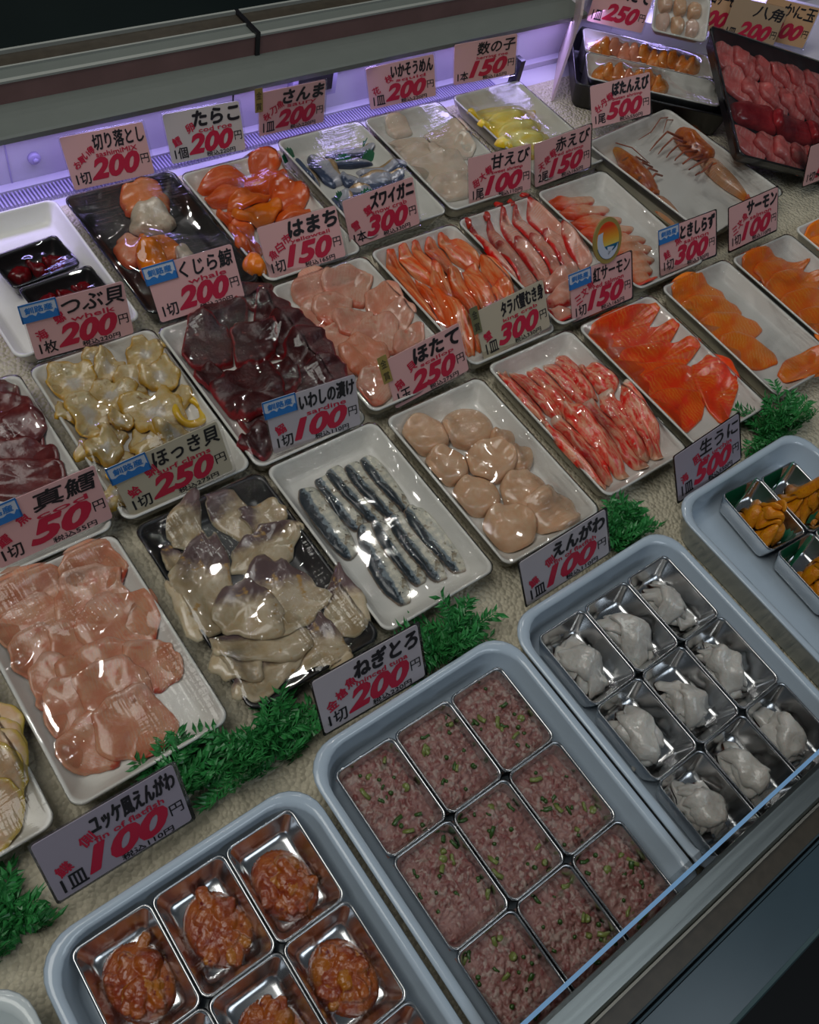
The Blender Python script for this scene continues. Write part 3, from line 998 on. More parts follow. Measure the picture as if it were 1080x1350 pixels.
mb = MB(); mb.box(X0, X1, -0.15, 1.0, -0.003, 0.0)
o = link('display_mat', mb.mesh('display_mat'), M['mat'])
tag(o, 'cream knobbly mat spread under the trays', 'mat')

# ------------------------------------------------------------------ price cards
#        x, y, z, yaw, tilt, roll, card, name, latin, price, side, unit, tax, sticker, label
CARDS = {
    'kiriotoshi': (0.419, 0.987, 0.027, -0.159, 0.399, 0.088, 'pink', '切り落とし', 'sashimiMIX', '200', 'お買い得', '1切', None, None, 'pink card reading 200 yen behind the black mixed offcut tray'),
    'tarako': (0.564, 0.991, 0.026, -0.178, 0.317, 0.089, 'grey', 'たらこ', 'cod roe', '200', '鱈卵', '1個', '220', None, 'grey card reading 200 yen behind the cod roe tray'),
    'sanma': (0.712, 1.006, 0.026, -0.080, 0.05, 0.046, 'pink', 'さんま', 'saury', '200', '秋刀魚', '1皿', '220', 'gold', 'pink card with gold sticker reading 200 yen behind the saury tray'),
    'ika': (0.916, 0.996, 0.032, -0.374, 0.085, 0.254, 'pink', 'いかそうめん', 'squid', '200', '花枝', '1皿', '220', None, 'pink card reading 200 yen behind the squid tray'),
    'kazu': (1.083, 0.992, 0.041, -0.326, 0.085, 0.194, 'pink', '数の子', 'herring roe', '150', '', '1本', '165', None, 'pink card reading 150 yen behind the yellow herring roe tray'),
    'kujira': (0.404, 0.722, 0.031, -0.131, 0.50, 0.110, 'pink', 'くじら鯨', 'whale', '200', '', '1切', '220', 'blue', 'pink card with blue sticker behind the dark whale meat tray'),
    'hamachi': (0.566, 0.735, 0.029, -0.169, 0.50, 0.149, 'pink', 'はまち', 'yellowtail', '150', '魚白市', '1切', '165', None, 'pink card reading 150 yen behind the yellowtail tray'),
    'zuwai': (0.703, 0.746, 0.027, -0.110, 0.40, 0.166, 'pink', 'ズワイガニ', 'snow crab', '300', '雪蟹', '1本', '330', None, 'pink card reading 300 yen behind the snow crab tray'),
    'amaebi': (0.921, 0.749, 0.027, -0.155, 0.386, 0.085, 'pink', '甘えび', 'sweet shrimp', '100', '甜大蝦', '1尾', '110', None, 'pink card reading 100 yen behind the sweet shrimp tray'),
    'akaebi': (1.053, 0.747, 0.027, -0.082, 0.343, 0.140, 'pink', '赤えび', 'red shrimp', '150', '天使蝦', '2尾', '165', None, 'pink card reading 150 yen behind the red shrimp tray'),
    'botan': (1.262, 0.822, 0.030, -0.316, 0.445, 0.237, 'pink', 'ぼたんえび', 'botan shrimp', '500', '牡丹蝦', '1尾', '550', None, 'pink card reading 500 yen behind the tray of two whole prawns'),
    'tsubu': (0.255, 0.727, 0.030, -0.083, 0.30, 0.011, 'pink', 'つぶ貝', 'whelk', '200', '海螺', '1枚', '220', 'blue', 'pink card with blue sticker behind the whelk tray'),
    'iwashi': (0.420, 0.488, 0.028, -0.149, 0.376, 0.086, 'white', 'いわしの漬け', 'sardine', '100', '鰯', '1切', '110', 'blue', 'white card with blue sticker behind the sardine tray'),
    'hotate': (0.588, 0.486, 0.029, -0.040, 0.452, 0.199, 'pink', 'ほたて', 'scallop', '250', '扇貝', '1玉', '275', 'gold', 'pink card with gold sticker behind the scallop tray'),
    'taraba': (0.741, 0.498, 0.029, -0.050, 0.52, 0.178, 'beige', 'タラバ蟹むき身', 'king crab', '300', '蟹', '1皿', '330', 'olive', 'beige card reading 300 yen behind the king crab tray'),
    'beni': (0.895, 0.490, 0.032, -0.087, 0.496, 0.116, 'pink', '紅サーモン', 'red salmon', '150', '三文魚', '1切', '165', 'blue', 'pink card with round rainbow badge behind the red salmon tray'),
    'toki': (1.101, 0.505, 0.026, -0.107, 0.54, 0.119, 'pink', 'ときしらず', 'salmon', '300', '鮭魚', '1切', '330', 'blue', 'pink card with blue sticker behind the pale salmon tray'),
    'salmon': (1.253, 0.499, 0.027, -0.043, 0.54, 0.102, 'pink', 'サーモン', 'salmon', '100', '三文魚', '1切', '110', None, 'pink card reading 100 yen behind the bright orange salmon tray'),
    'cod': (0.117, 0.498, 0.031, 0.0, 0.37, 0.03, 'pink', '真鱈', 'cod', '50', '鱈魚', '1切', '55', 'blue', 'pink card reading 50 yen behind the cod tray'),
    'hokki': (0.251, 0.492, 0.032, -0.074, 0.33, 0.16, 'beige', 'ほっき貝', 'surf clams', '250', '蛤蜊', '1切', '275', 'blue', 'beige card with blue sticker behind the black surf clam tray'),
    'engawa': (0.552, 0.192, 0.036, -0.036, 0.407, 0.207, 'white', 'えんがわ', 'fin of flatfish', '100', '鰈側', '1皿', '110', None, 'white card reading 100 yen behind the tray of white flatfish fin'),
    'uni': (0.808, 0.203, 0.036, 0.008, 0.52, 0.167, 'lilac', '生うに', 'sea urchin', '500', '海胆', '1皿', '550', None, 'lilac card reading 500 yen behind the sea urchin tray'),
    'negi': (0.289, 0.188, 0.036, -0.042, 0.488, 0.044, 'white', 'ねぎとろ', 'minced tuna', '200', '金槍魚', '1切', '220', None, 'white card reading 200 yen behind the minced tuna tray'),
    'yukke': (0.036, 0.189, 0.036, -0.004, 0.52, -0.014, 'lilac', 'ユッケ風えんがわ', 'fin of flatfish', '100', '鰈側', '1皿', '110', None, 'lilac card reading 100 yen behind the orange marinated fin tray'),
}
for key, (x, y, z, yaw, tilt, roll, card, name, latin, price, side, unit, tax, sticker, label) in CARDS.items():
    W = {'taraba': 0.109, 'beni': 0.106, 'yukke': 0.117, 'cod': 0.116, 'hokki': 0.117, 'engawa': 0.114, 'negi': 0.114, 'tsubu': 0.114}.get(key, 0.109)
    root, CX, CZ = price_card((x, y, z), yaw, tilt, roll, W, 0.067, card, name, latin, price, side, unit, tax, 'gold' if sticker == 'olive' else sticker, label)
    if sticker == 'olive':
        for c in root.children:
            if c.name.startswith('award_sticker'):
                c.data.materials[0] = M['sticker_olive']
                c['label'] = 'olive vertical sticker'
    if key == 'beni':
        bx, bz, ra, rb = 0.012, 0.095, 0.024, 0.031
        def disc(name, a, b, y, t, mat, par, a0=0, a1=360, dx=0.0, dz=0.0):
            n = 40
            pts = [(bx + dx + a * math.cos(math.radians(a0 + (a1 - a0) * k / n)), bz + dz + b * math.sin(math.radians(a0 + (a1 - a0) * k / n))) for k in range(n if a1 - a0 == 360 else n + 1)]
            m = len(pts)
            vs = [(px, y, pz) for px, pz in pts] + [(px, y + t, pz) for px, pz in pts]
            fs = [tuple(range(m)), tuple(range(m, 2 * m))[::-1]] + [(k, m + k, m + (k + 1) % m, (k + 1) % m) for k in range(m)]
            return link(name, mesh(name, vs, fs, False), mat, par)
        bd = disc('round_badge', ra, rb, -0.002, 0.0025, M['sticker_gold'], root)
        bd['label'] = 'oval badge with gold rim and rainbow sunset emblem'
        t = NT('rainbow_badge')
        sep = t.n('ShaderNodeSeparateXYZ'); t.l(t.obj(), sep.inputs[0])
        cr = t.n('ShaderNodeValToRGB'); cr.color_ramp.elements[0].position = 0.30; cr.color_ramp.elements[0].color = (0.006, 0.10, 0.20, 1)
        cr.color_ramp.elements[1].position = 0.90; cr.color_ramp.elements[1].color = (0.62, 0.05, 0.01, 1)
        for q, c in ((0.36, (0.012, 0.12, 0.24)), (0.37, (0.62, 0.50, 0.10)), (0.55, (0.68, 0.34, 0.03))):
            e = cr.color_ramp.elements.new(q); e.color = c + (1,)
        mr = t.n('ShaderNodeMapRange'); mr.inputs['From Min'].default_value = bz - 0.024; mr.inputs['From Max'].default_value = bz + 0.024
        t.l(sep.outputs[2], mr.inputs['Value']); t.l(mr.outputs[0], cr.inputs[0])
        t.principled(cr.outputs[0], 0.3)
        disc('emblem_field', ra - 0.005, rb - 0.006, -0.0026, 0.0005, t.m, bd)
        cres = MB()
        n = 22
        outer = [(bx + (ra - .0055) * math.cos(math.radians(150 + 175 * k / n)), bz + (rb - .0065) * math.sin(math.radians(150 + 175 * k / n))) for k in range(n + 1)]
        inner = [(bx + 0.005 + (ra - .0100) * math.cos(math.radians(150 + 175 * k / n)), bz + 0.004 + (rb - .0120) * math.sin(math.radians(150 + 175 * k / n))) for k in range(n + 1)]
        cres.add([(a, -0.0029, b) for a, b in outer + inner], [(k, k + 1, n + 2 + k, n + 1 + k) for k in range(n)])
        link('white_wave', cres.mesh('white_wave'), M['sticker_white'], bd)
        sail = MB(); sail.add([(bx - 0.001, -0.0029, bz - 0.020), (bx + 0.010, -0.0029, bz - 0.010), (bx - 0.002, -0.0029, bz - 0.008)], [(0, 1, 2)])
        link('white_sail', sail.mesh('white_sail'), M['sticker_white'], bd)

# ------------------------------------------------------------------ foam trays and what lies on them
PIECES = {
 'cod': [(-0.049,0.098,0.007,0.090,0.050), (0.021,0.091,0.064,0.098,0.045), (-0.059,0.065,-0.002,0.070,0.045), (-0.003,0.068,0.058,0.057,0.055), (-0.057,0.040,-0.023,0.035,0.045), (-0.025,0.031,0.008,0.022,0.050), (0.005,0.024,0.065,0.029,0.060), (-0.054,0.007,-0.023,-0.002,0.045), (-0.026,0.000,0.031,-0.014,0.050), (0.021,-0.016,0.060,-0.035,0.040), (-0.054,-0.024,-0.020,-0.029,0.050), (-0.024,-0.032,0.026,-0.043,0.060), (-0.053,-0.077,-0.024,-0.055,0.045), (-0.025,-0.066,0.029,-0.076,0.055)],
 'shell': [(0.048,-0.006,0.076,-0.024,0.040), (0.051,-0.029,0.071,-0.040,0.040), (0.041,-0.043,0.068,-0.052,0.045), (0.028,-0.057,0.056,-0.071,0.050), (0.024,-0.075,0.045,-0.087,0.045)],
 'clam': [(-0.051,0.086,-0.058,0.059,0.022), (0.000,0.126,-0.039,0.086,0.030), (0.012,0.115,0.035,0.069,0.035), (0.034,0.084,0.068,0.062,0.030), (0.037,0.057,0.034,0.023,0.075), (0.079,-0.035,0.055,-0.089,0.040), (0.038,-0.059,0.008,-0.109,0.050), (-0.010,0.080,-0.069,-0.008,0.060), (-0.044,-0.067,-0.036,-0.100,0.070), (-0.050,-0.045,-0.065,-0.079,0.040), (-0.020,-0.037,-0.032,-0.071,0.085), (0.030,0.021,0.005,-0.049,0.080), (-0.008,0.012,-0.029,-0.042,0.060)],
 'sardine': [(-0.042,0.084,-0.046,-0.017,0.025), (-0.018,0.086,-0.019,0.009,0.022), (-0.001,0.092,0.006,0.008,0.024), (0.021,0.086,0.026,0.003,0.026), (0.043,0.086,0.043,0.006,0.022), (-0.014,0.007,-0.029,-0.091,0.026), (0.003,0.003,0.000,-0.081,0.024), (0.025,0.001,0.022,-0.087,0.026), (0.046,0.002,0.047,-0.090,0.024)],
 'scallop': [(-0.064,0.088,-0.006,0.073,0.056), (-0.013,0.076,0.052,0.055,0.062), (-0.066,0.040,-0.014,0.023,0.052), (0.029,0.035,0.059,0.021,0.035), (0.032,0.002,0.061,-0.011,0.036), (-0.063,-0.011,-0.007,-0.029,0.054), (-0.020,0.021,0.039,0.000,0.058), (-0.009,-0.033,0.050,-0.055,0.058), (-0.001,-0.072,0.059,-0.095,0.062), (-0.058,-0.063,0.000,-0.085,0.062)],
 'crab': [(-0.056,0.103,-0.057,0.013,0.020), (-0.038,0.098,-0.025,0.016,0.020), (-0.007,0.095,-0.011,-0.011,0.021), (0.019,0.089,0.024,0.006,0.020), (0.044,0.095,0.032,0.014,0.020), (0.053,0.061,0.064,0.010,0.018), (-0.004,0.009,-0.016,-0.087,0.021), (-0.059,0.010,-0.059,-0.100,0.022), (-0.037,0.010,-0.042,-0.095,0.020), (-0.012,0.021,-0.020,-0.096,0.020), (0.016,0.010,0.017,-0.101,0.022), (0.051,0.009,0.027,-0.092,0.024), (0.078,0.007,0.042,-0.100,0.020)],
 'beni': [(-0.060,0.086,0.065,0.098,0.050), (-0.055,0.059,0.070,0.061,0.050), (-0.060,0.030,0.074,0.021,0.055), (-0.058,0.005,0.020,0.002,0.050), (-0.045,-0.017,0.058,-0.025,0.060), (-0.066,-0.048,0.013,-0.054,0.055), (0.072,-0.019,0.014,-0.093,0.052)],
 'toki': [(-0.048,0.110,0.031,0.074,0.050), (-0.053,0.077,0.030,0.039,0.050), (-0.057,0.038,0.032,-0.001,0.052), (-0.055,-0.001,0.003,-0.055,0.060), (-0.016,-0.092,0.088,-0.100,0.045)],
 'salmon': [(-0.050,0.098,0.034,0.088,0.045), (-0.034,0.072,0.057,0.062,0.050), (-0.040,0.041,0.061,0.033,0.055), (-0.054,0.004,0.052,-0.009,0.055), (-0.055,-0.032,0.038,-0.051,0.055), (-0.074,-0.061,0.023,-0.087,0.055)],
 'side': [(-0.056,0.093,0.027,0.079,0.050), (-0.070,0.075,0.017,0.054,0.050), (-0.075,0.045,0.011,0.024,0.050)],
 'meat': [(0.024,0.094,0.055,0.081,0.050), (0.016,0.075,0.058,0.057,0.060), (0.010,0.049,0.058,0.035,0.050), (0.047,0.063,0.061,0.037,0.030), (-0.007,0.030,0.058,0.002,0.035), (-0.011,0.007,0.056,-0.026,0.035)],
 'whelk': [(-0.052,0.058,-0.054,0.035,0.040), (-0.065,-0.004,-0.055,-0.017,0.045), (-0.052,-0.040,-0.033,-0.051,0.040), (-0.069,-0.074,-0.064,-0.090,0.035), (-0.012,-0.032,0.007,-0.050,0.045), (0.043,0.104,0.062,0.077,0.035), (-0.011,0.109,0.000,0.095,0.030), (0.017,0.100,-0.002,0.080,0.030), (-0.058,0.096,-0.016,0.075,0.045), (0.048,0.026,0.053,0.003,0.030), (0.027,0.078,0.015,0.043,0.036), (0.052,0.070,0.053,0.036,0.038), (-0.021,0.065,0.007,0.039,0.046), (-0.036,0.057,-0.051,0.007,0.040), (-0.037,0.007,-0.027,-0.006,0.026), (-0.015,-0.016,0.004,-0.033,0.040), (0.025,0.034,0.019,-0.022,0.060), (0.011,-0.037,0.040,-0.037,0.040), (-0.056,-0.009,-0.043,-0.027,0.040), (-0.022,0.022,-0.010,0.006,0.018)],
 'whale': [(0.043,0.132,0.078,0.112,0.030), (-0.007,0.123,0.029,0.098,0.045), (0.052,0.095,0.083,0.068,0.045), (0.047,0.057,0.089,0.033,0.050), (-0.046,0.094,-0.008,0.064,0.060), (0.047,0.018,0.095,-0.006,0.050), (0.040,-0.021,0.090,-0.039,0.034), (-0.059,0.040,-0.036,0.017,0.030), (0.004,0.066,0.046,0.050,0.050), (0.012,0.000,0.039,-0.009,0.045), (-0.045,-0.043,-0.015,-0.045,0.050), (-0.058,-0.068,-0.045,-0.088,0.040), (-0.050,-0.009,0.017,-0.006,0.070)],
 'hamachi': [(-0.040,0.099,0.006,0.101,0.045), (0.008,0.104,0.049,0.070,0.050), (-0.051,0.062,-0.015,0.064,0.045), (-0.027,0.073,0.001,0.049,0.050), (0.042,0.050,0.072,0.035,0.050), (-0.052,0.026,-0.021,0.003,0.040), (-0.019,0.036,0.019,0.022,0.045), (0.044,0.018,0.063,-0.003,0.045), (-0.006,0.011,0.037,-0.017,0.055), (-0.045,-0.007,-0.049,-0.037,0.035), (0.033,-0.027,0.052,-0.043,0.050), (-0.046,-0.021,0.003,-0.034,0.055), (-0.045,-0.057,-0.030,-0.088,0.050)],
 'zuwai': [(-0.044,0.109,-0.063,-0.026,0.020), (-0.023,0.108,-0.011,0.042,0.022), (-0.001,0.107,0.001,0.029,0.020), (0.026,0.108,0.018,0.033,0.021), (0.048,0.107,0.060,0.039,0.020), (-0.037,0.050,-0.038,-0.045,0.020), (0.020,0.049,0.006,-0.035,0.020), (0.050,0.043,0.039,-0.032,0.020), (0.072,0.042,0.068,-0.025,0.018), (0.034,0.030,0.022,-0.062,0.020), (-0.020,-0.008,-0.030,-0.088,0.020), (0.058,-0.008,0.044,-0.075,0.020), (-0.004,0.059,-0.051,-0.090,0.022)],
 'amaebi': [(-0.058,0.105,-0.063,-0.015,0.017), (-0.022,0.105,-0.037,-0.022,0.020), (0.010,0.116,-0.002,-0.014,0.021), (0.033,0.112,0.031,-0.005,0.021), (0.065,0.117,0.058,0.002,0.020), (-0.040,0.062,-0.052,-0.034,0.020), (-0.006,0.060,-0.016,-0.036,0.020), (0.020,0.056,0.012,-0.040,0.021), (0.048,0.054,0.040,-0.030,0.021), (0.070,0.044,0.060,-0.032,0.018), (-0.032,-0.043,0.045,-0.026,0.020), (-0.049,-0.066,0.020,-0.057,0.022), (-0.063,-0.082,-0.023,-0.100,0.024)],
 'akaebi': [(-0.052,0.098,0.027,0.081,0.017), (-0.055,0.076,0.032,0.053,0.017), (-0.056,0.050,0.034,0.026,0.017), (-0.057,0.028,0.037,0.001,0.017), (-0.061,0.007,0.039,-0.026,0.017), (-0.061,-0.015,0.031,-0.047,0.017), (-0.060,-0.037,0.016,-0.066,0.017), (-0.058,-0.063,-0.003,-0.082,0.017), (-0.065,-0.083,-0.020,-0.101,0.017)],
 'tarako': [(-0.054,0.095,0.016,0.097,0.022), (0.034,0.107,0.074,0.100,0.030), (0.012,0.079,0.064,0.065,0.030), (0.035,0.051,0.058,0.050,0.022), (-0.058,0.069,0.001,0.065,0.026), (-0.065,0.024,-0.044,0.019,0.022), (0.023,0.031,0.073,0.023,0.036), (0.010,-0.004,0.057,-0.007,0.022), (-0.064,-0.012,-0.032,0.002,0.026), (-0.047,0.012,0.024,0.019,0.032), (-0.037,0.044,0.020,0.045,0.022), (-0.072,-0.039,-0.043,-0.036,0.030), (-0.084,-0.078,-0.063,-0.087,0.030)],
 'sanma': [(-0.059,0.075,-0.060,0.027,0.020), (-0.012,0.062,0.046,0.044,0.016), (-0.003,0.081,0.063,0.063,0.022), (-0.028,0.086,-0.026,0.018,0.032), (0.018,0.026,0.079,0.002,0.022), (-0.015,0.025,0.003,0.009,0.022), (0.013,0.010,0.068,-0.014,0.014), (-0.004,0.003,0.047,-0.010,0.022), (-0.028,-0.004,0.007,-0.021,0.020), (-0.034,-0.004,-0.061,-0.052,0.030)],
 'squid': [(-0.034,0.099,0.002,0.094,0.030), (-0.057,0.062,0.012,0.050,0.030), (0.018,0.058,0.081,0.049,0.035), (-0.054,0.030,0.005,0.026,0.032), (-0.001,0.023,0.067,0.016,0.042), (-0.063,-0.008,0.037,-0.016,0.055), (-0.054,-0.052,0.014,-0.059,0.045)],
 'kazu': [(-0.065,0.071,0.052,0.047,0.032), (-0.070,0.039,0.039,0.016,0.032), (-0.061,0.008,0.032,-0.013,0.032), (-0.076,-0.015,0.009,-0.033,0.030)],
 'mix': [(-0.008,0.094,0.054,0.079,0.050), (-0.012,0.059,0.036,0.044,0.045), (-0.057,0.008,-0.017,0.010,0.050), (-0.031,0.001,0.020,-0.011,0.050), (-0.043,-0.028,-0.012,-0.032,0.050), (0.007,-0.035,0.028,-0.039,0.040)],
}

TRAYS = {
    'cod': (0.093, 0.367, 'cod'), 'shell': (-0.072, 0.365, 'shellfish'), 'clam': (0.262, 0.362, 'surf clam'), 'sardine': (0.418, 0.362, 'sardine'),
    'scallop': (0.580, 0.358, 'scallop'), 'crab': (0.750, 0.368, 'king crab'), 'beni': (0.914, 0.366, 'red salmon'), 'toki': (1.090, 0.370, 'pale salmon'),
    'salmon': (1.250, 0.366, 'orange salmon'), 'side': (1.420, 0.370, 'end salmon'), 'meat': (0.098, 0.606, 'dark tuna'), 'whelk': (0.259, 0.606, 'whelk'),
    'whale': (0.412, 0.600, 'whale'), 'hamachi': (0.573, 0.606, 'yellowtail'), 'zuwai': (0.734, 0.609, 'snow crab'), 'amaebi': (0.893, 0.612, 'sweet shrimp'),
    'akaebi': (1.055, 0.615, 'red shrimp'), 'tarako': (0.578, 0.849, 'cod roe'), 'sanma': (0.744, 0.867, 'saury'), 'squid': (0.902, 0.866, 'squid'),
    'kazu': (1.084, 0.868, 'herring roe'), 'mix': (0.420, 0.860, 'mixed offcut')}
NEIGHBOUR = {'cod': 'shellfish', 'shell': 'case end', 'clam': 'cod', 'sardine': 'surf clam', 'scallop': 'sardine', 'crab': 'scallop', 'beni': 'king crab',
             'toki': 'red salmon', 'salmon': 'pale salmon', 'side': 'orange salmon', 'meat': 'case end', 'whelk': 'dark tuna', 'whale': 'whelk', 'hamachi': 'whale',
             'zuwai': 'yellowtail', 'amaebi': 'snow crab', 'akaebi': 'sweet shrimp', 'tarako': 'mixed offcut', 'sanma': 'cod roe', 'squid': 'saury',
             'kazu': 'squid', 'mix': 'empty white'}
TRAY_LABEL = {
    'cod': 'white foam tray of pale pink cod slices beside the black clam tray', 'shell': 'white foam tray of brownish shellfish beside the cod tray',
    'clam': 'black plastic tray of grey and cream surf clams', 'sardine': 'white foam tray of silver sardine fillets',
    'scallop': 'white foam tray of round raw scallops', 'crab': 'white foam tray of red and white king crab sticks',
    'beni': 'white foam tray of deep red salmon slices beside the king crab', 'toki': 'white foam tray of pale orange salmon slices, half empty',
    'salmon': 'white foam tray of bright orange salmon slices at the end of the row', 'side': 'white foam tray of salmon past the bright orange salmon tray, cut by the picture edge',
    'meat': 'white foam tray of dark red tuna slices beside the whelk tray', 'whelk': 'white foam tray of yellowish whelk meat',
    'whale': 'white foam tray of nearly black red whale meat', 'hamachi': 'white foam tray of pinkish yellowtail slices', 'zuwai': 'white foam tray of orange snow crab legs',
    'amaebi': 'white foam tray of pink sweet shrimp with red tails', 'akaebi': 'white foam tray of orange red shrimp below the botan prawn tray',
    'tarako': 'white foam tray of orange red cod roe sacs', 'sanma': 'white foam tray of silver blue saury with green leaves', 'squid': 'white foam tray of white squid',
    'kazu': 'white foam tray of yellow herring roe', 'mix': 'black tray of mixed offcuts under shiny crinkled film'}
#        name, category, words, material, t, lay() options
KIND = {
    'cod': ('cod_slice', 'fish slice', 'pale pink cod slice', 'cod', 0.0042, dict(shape=3.0, taper=(0.8, 1, 1, 0.75), rough=0.14, lump=0.0007, stiff=9, wf=1.32, ext=0.014)),
    'shell': ('shellfish_slice', 'shellfish', 'brownish shellfish slice', 'shellfish', 0.006, dict(shape=2.4, prof='pillow', rough=0.1, lump=0.0008, wf=1.4, ext=0.02)),
    'clam': ('surf_clam', 'clam', 'cream surf clam', 'clam', 0.0065, dict(shape=2.5, taper=(0.35, 0.8, 1.05, 1.0), prof='pillow', rough=0.18, lump=0.0022, stiff=4, wf=1.25, ext=0.014)),
    'sardine': ('sardine_fillet', 'fish fillet', 'silver sardine fillet', 'sardine', 0.0085, dict(shape=3.8, taper=(0.9, 1, 1, 0.95, 0.72), prof='pillow', rough=0.05, lump=0.0004, stiff=2, bend=0.03, wf=1.28, ext=0.006)),
    'scallop': ('scallop', 'scallop', 'raw scallop', 'scallop', 0.017, dict(shape=2.05, prof='pillow', rough=0.018, stiff=7, lump=0.0006, wf=1, ext=0)),
    'crab': ('crab_stick', 'crab leg', 'red king crab stick', 'crab', 0.0125, dict(shape=3.2, taper=(0.85, 1, 1, 0.9), prof='round', rough=0.08, lump=0.0012, stiff=2, segs=44, wf=1.45, ext=0.008)),
    'beni': ('salmon_slice', 'fish slice', 'deep red salmon slice', 'sockeye', 0.0036, dict(shape=3.2, taper=(1, 1, 0.8, 0.3), rough=0.08, lump=0.0006, stiff=9, wf=1.25, ext=0.016)),
    'toki': ('salmon_slice', 'fish slice', 'pale salmon slice', 'pale_salmon', 0.0040, dict(shape=2.7, taper=(0.6, 1, 1, 0.6), rough=0.06, lump=0.0004, stiff=9, wf=1.15, ext=0.012)),
    'salmon': ('salmon_slice', 'fish slice', 'bright orange salmon slice', 'salmon', 0.0040, dict(shape=2.8, taper=(1, 1, 0.9, 0.35), rough=0.08, lump=0.0005, stiff=9, wf=1.15, ext=0.012)),
    'side': ('salmon_slice', 'fish slice', 'salmon slice', 'pale_salmon', 0.0045, dict(shape=2.7, taper=(0.8, 1, 0.8), rough=0.08, lump=0.0005, stiff=9, wf=1.15, ext=0.01)),
    'meat': ('tuna_slice', 'fish slice', 'dark red tuna slice', 'bluefin', 0.0062, dict(shape=3.2, taper=(1, 1, 0.9), rough=0.08, lump=0.0007, stiff=6, wf=1.3, ext=0.016)),
    'whelk': ('whelk_piece', 'whelk', 'yellowish whelk piece', 'whelk', 0.0088, dict(shape=2.2, prof='pillow', rough=0.20, lump=0.0034, stiff=3, wf=1.18, ext=0.012)),
    'whale': ('whale_slab', 'meat slice', 'dark red whale slab', 'whale', 0.0100, dict(shape=3.4, taper=(1, 1, 0.9), rough=0.13, lump=0.0016, stiff=2, wf=1.2, ext=0.014)),
    'hamachi': ('yellowtail_slice', 'fish slice', 'pinkish yellowtail slice', 'yellowtail', 0.0056, dict(shape=2.8, taper=(0.7, 1, 1), rough=0.12, lump=0.0008, stiff=7, wf=1.25, ext=0.014)),
    'zuwai': ('snow_crab_meat', 'crab leg', 'orange snow crab leg', 'snow_crab', 0.0125, dict(shape=3.0, taper=(0.7, 1, 1, 0.85, 0.6), prof='round', rough=0.06, lump=0.0008, stiff=2, segs=44, wf=1.45, ext=0.008)),
    'amaebi': ('sweet_shrimp', 'shrimp', 'pink sweet shrimp', 'sweet_shrimp', 0.0120, dict(shape=2.5, taper=(0.35, 0.8, 1, 1, 0.9), prof='round', rough=0.05, lump=0.0005, stiff=2, bend=0.05, wf=1.5, ext=0.006)),
    'akaebi': ('red_shrimp', 'shrimp', 'orange red shrimp', 'red_shrimp', 0.0100, dict(shape=2.5, taper=(0.4, 0.9, 1, 1, 0.7), prof='round', rough=0.05, lump=0.0006, stiff=2, bend=0.05, wf=1.6, ext=0.012)),
    'tarako': ('cod_roe_sac', 'roe', 'orange cod roe sac', 'cod_roe', 0.0190, dict(shape=2.4, taper=(0.75, 1, 1, 0.8), prof='round', rough=0.05, lump=0.0006, stiff=3, wf=1.25, ext=0.01)),
    'sanma': ('saury_piece', 'fish piece', 'silver saury piece', 'saury', 0.0080, dict(shape=2.6, taper=(0.8, 1, 0.9), prof='pillow', rough=0.08, lump=0.0006, stiff=3, wf=1.3, ext=0.008)),
    'squid': ('squid_strip', 'squid', 'white squid strip', 'squid', 0.0085, dict(shape=3.0, prof='pillow', rough=0.07, lump=0.0009, stiff=5, wf=1.15, ext=0.008)),
    'kazu': ('herring_roe_piece', 'roe', 'yellow herring roe', 'herring_roe', 0.0150, dict(shape=2.4, taper=(0.5, 0.9, 1, 0.6), prof='pillow', rough=0.06, lump=0.0008, stiff=4, wf=1.65, ext=0.016)),
    'mix': ('fish_offcut', 'fish piece', 'mixed fish offcut', 'mix_salmon', 0.0150, dict(shape=2.4, prof='pillow', rough=0.14, lump=0.0025, stiff=4, wf=1.1, ext=0.006)),
}


def piece_labels(key, pts):
    words = KIND[key][2]
    out = {}
    for i, (a, b, n) in rows_of(pts).items():
        if n == 1:
            out[i] = f'{words}, only one in the {ORD[a]} row from its price card'
        else:
            out[i] = f'{words}, {ORD[b]} from the {NEIGHBOUR[key]} side in {ORD[a]} row from its card'
    return out


def bed_shift(b, dz=0.002):
    c = Bed.__new__(Bed)
    c.__dict__.update(b.__dict__)
    c.h = b.h - dz
    c.floor = b.floor - dz
    return c


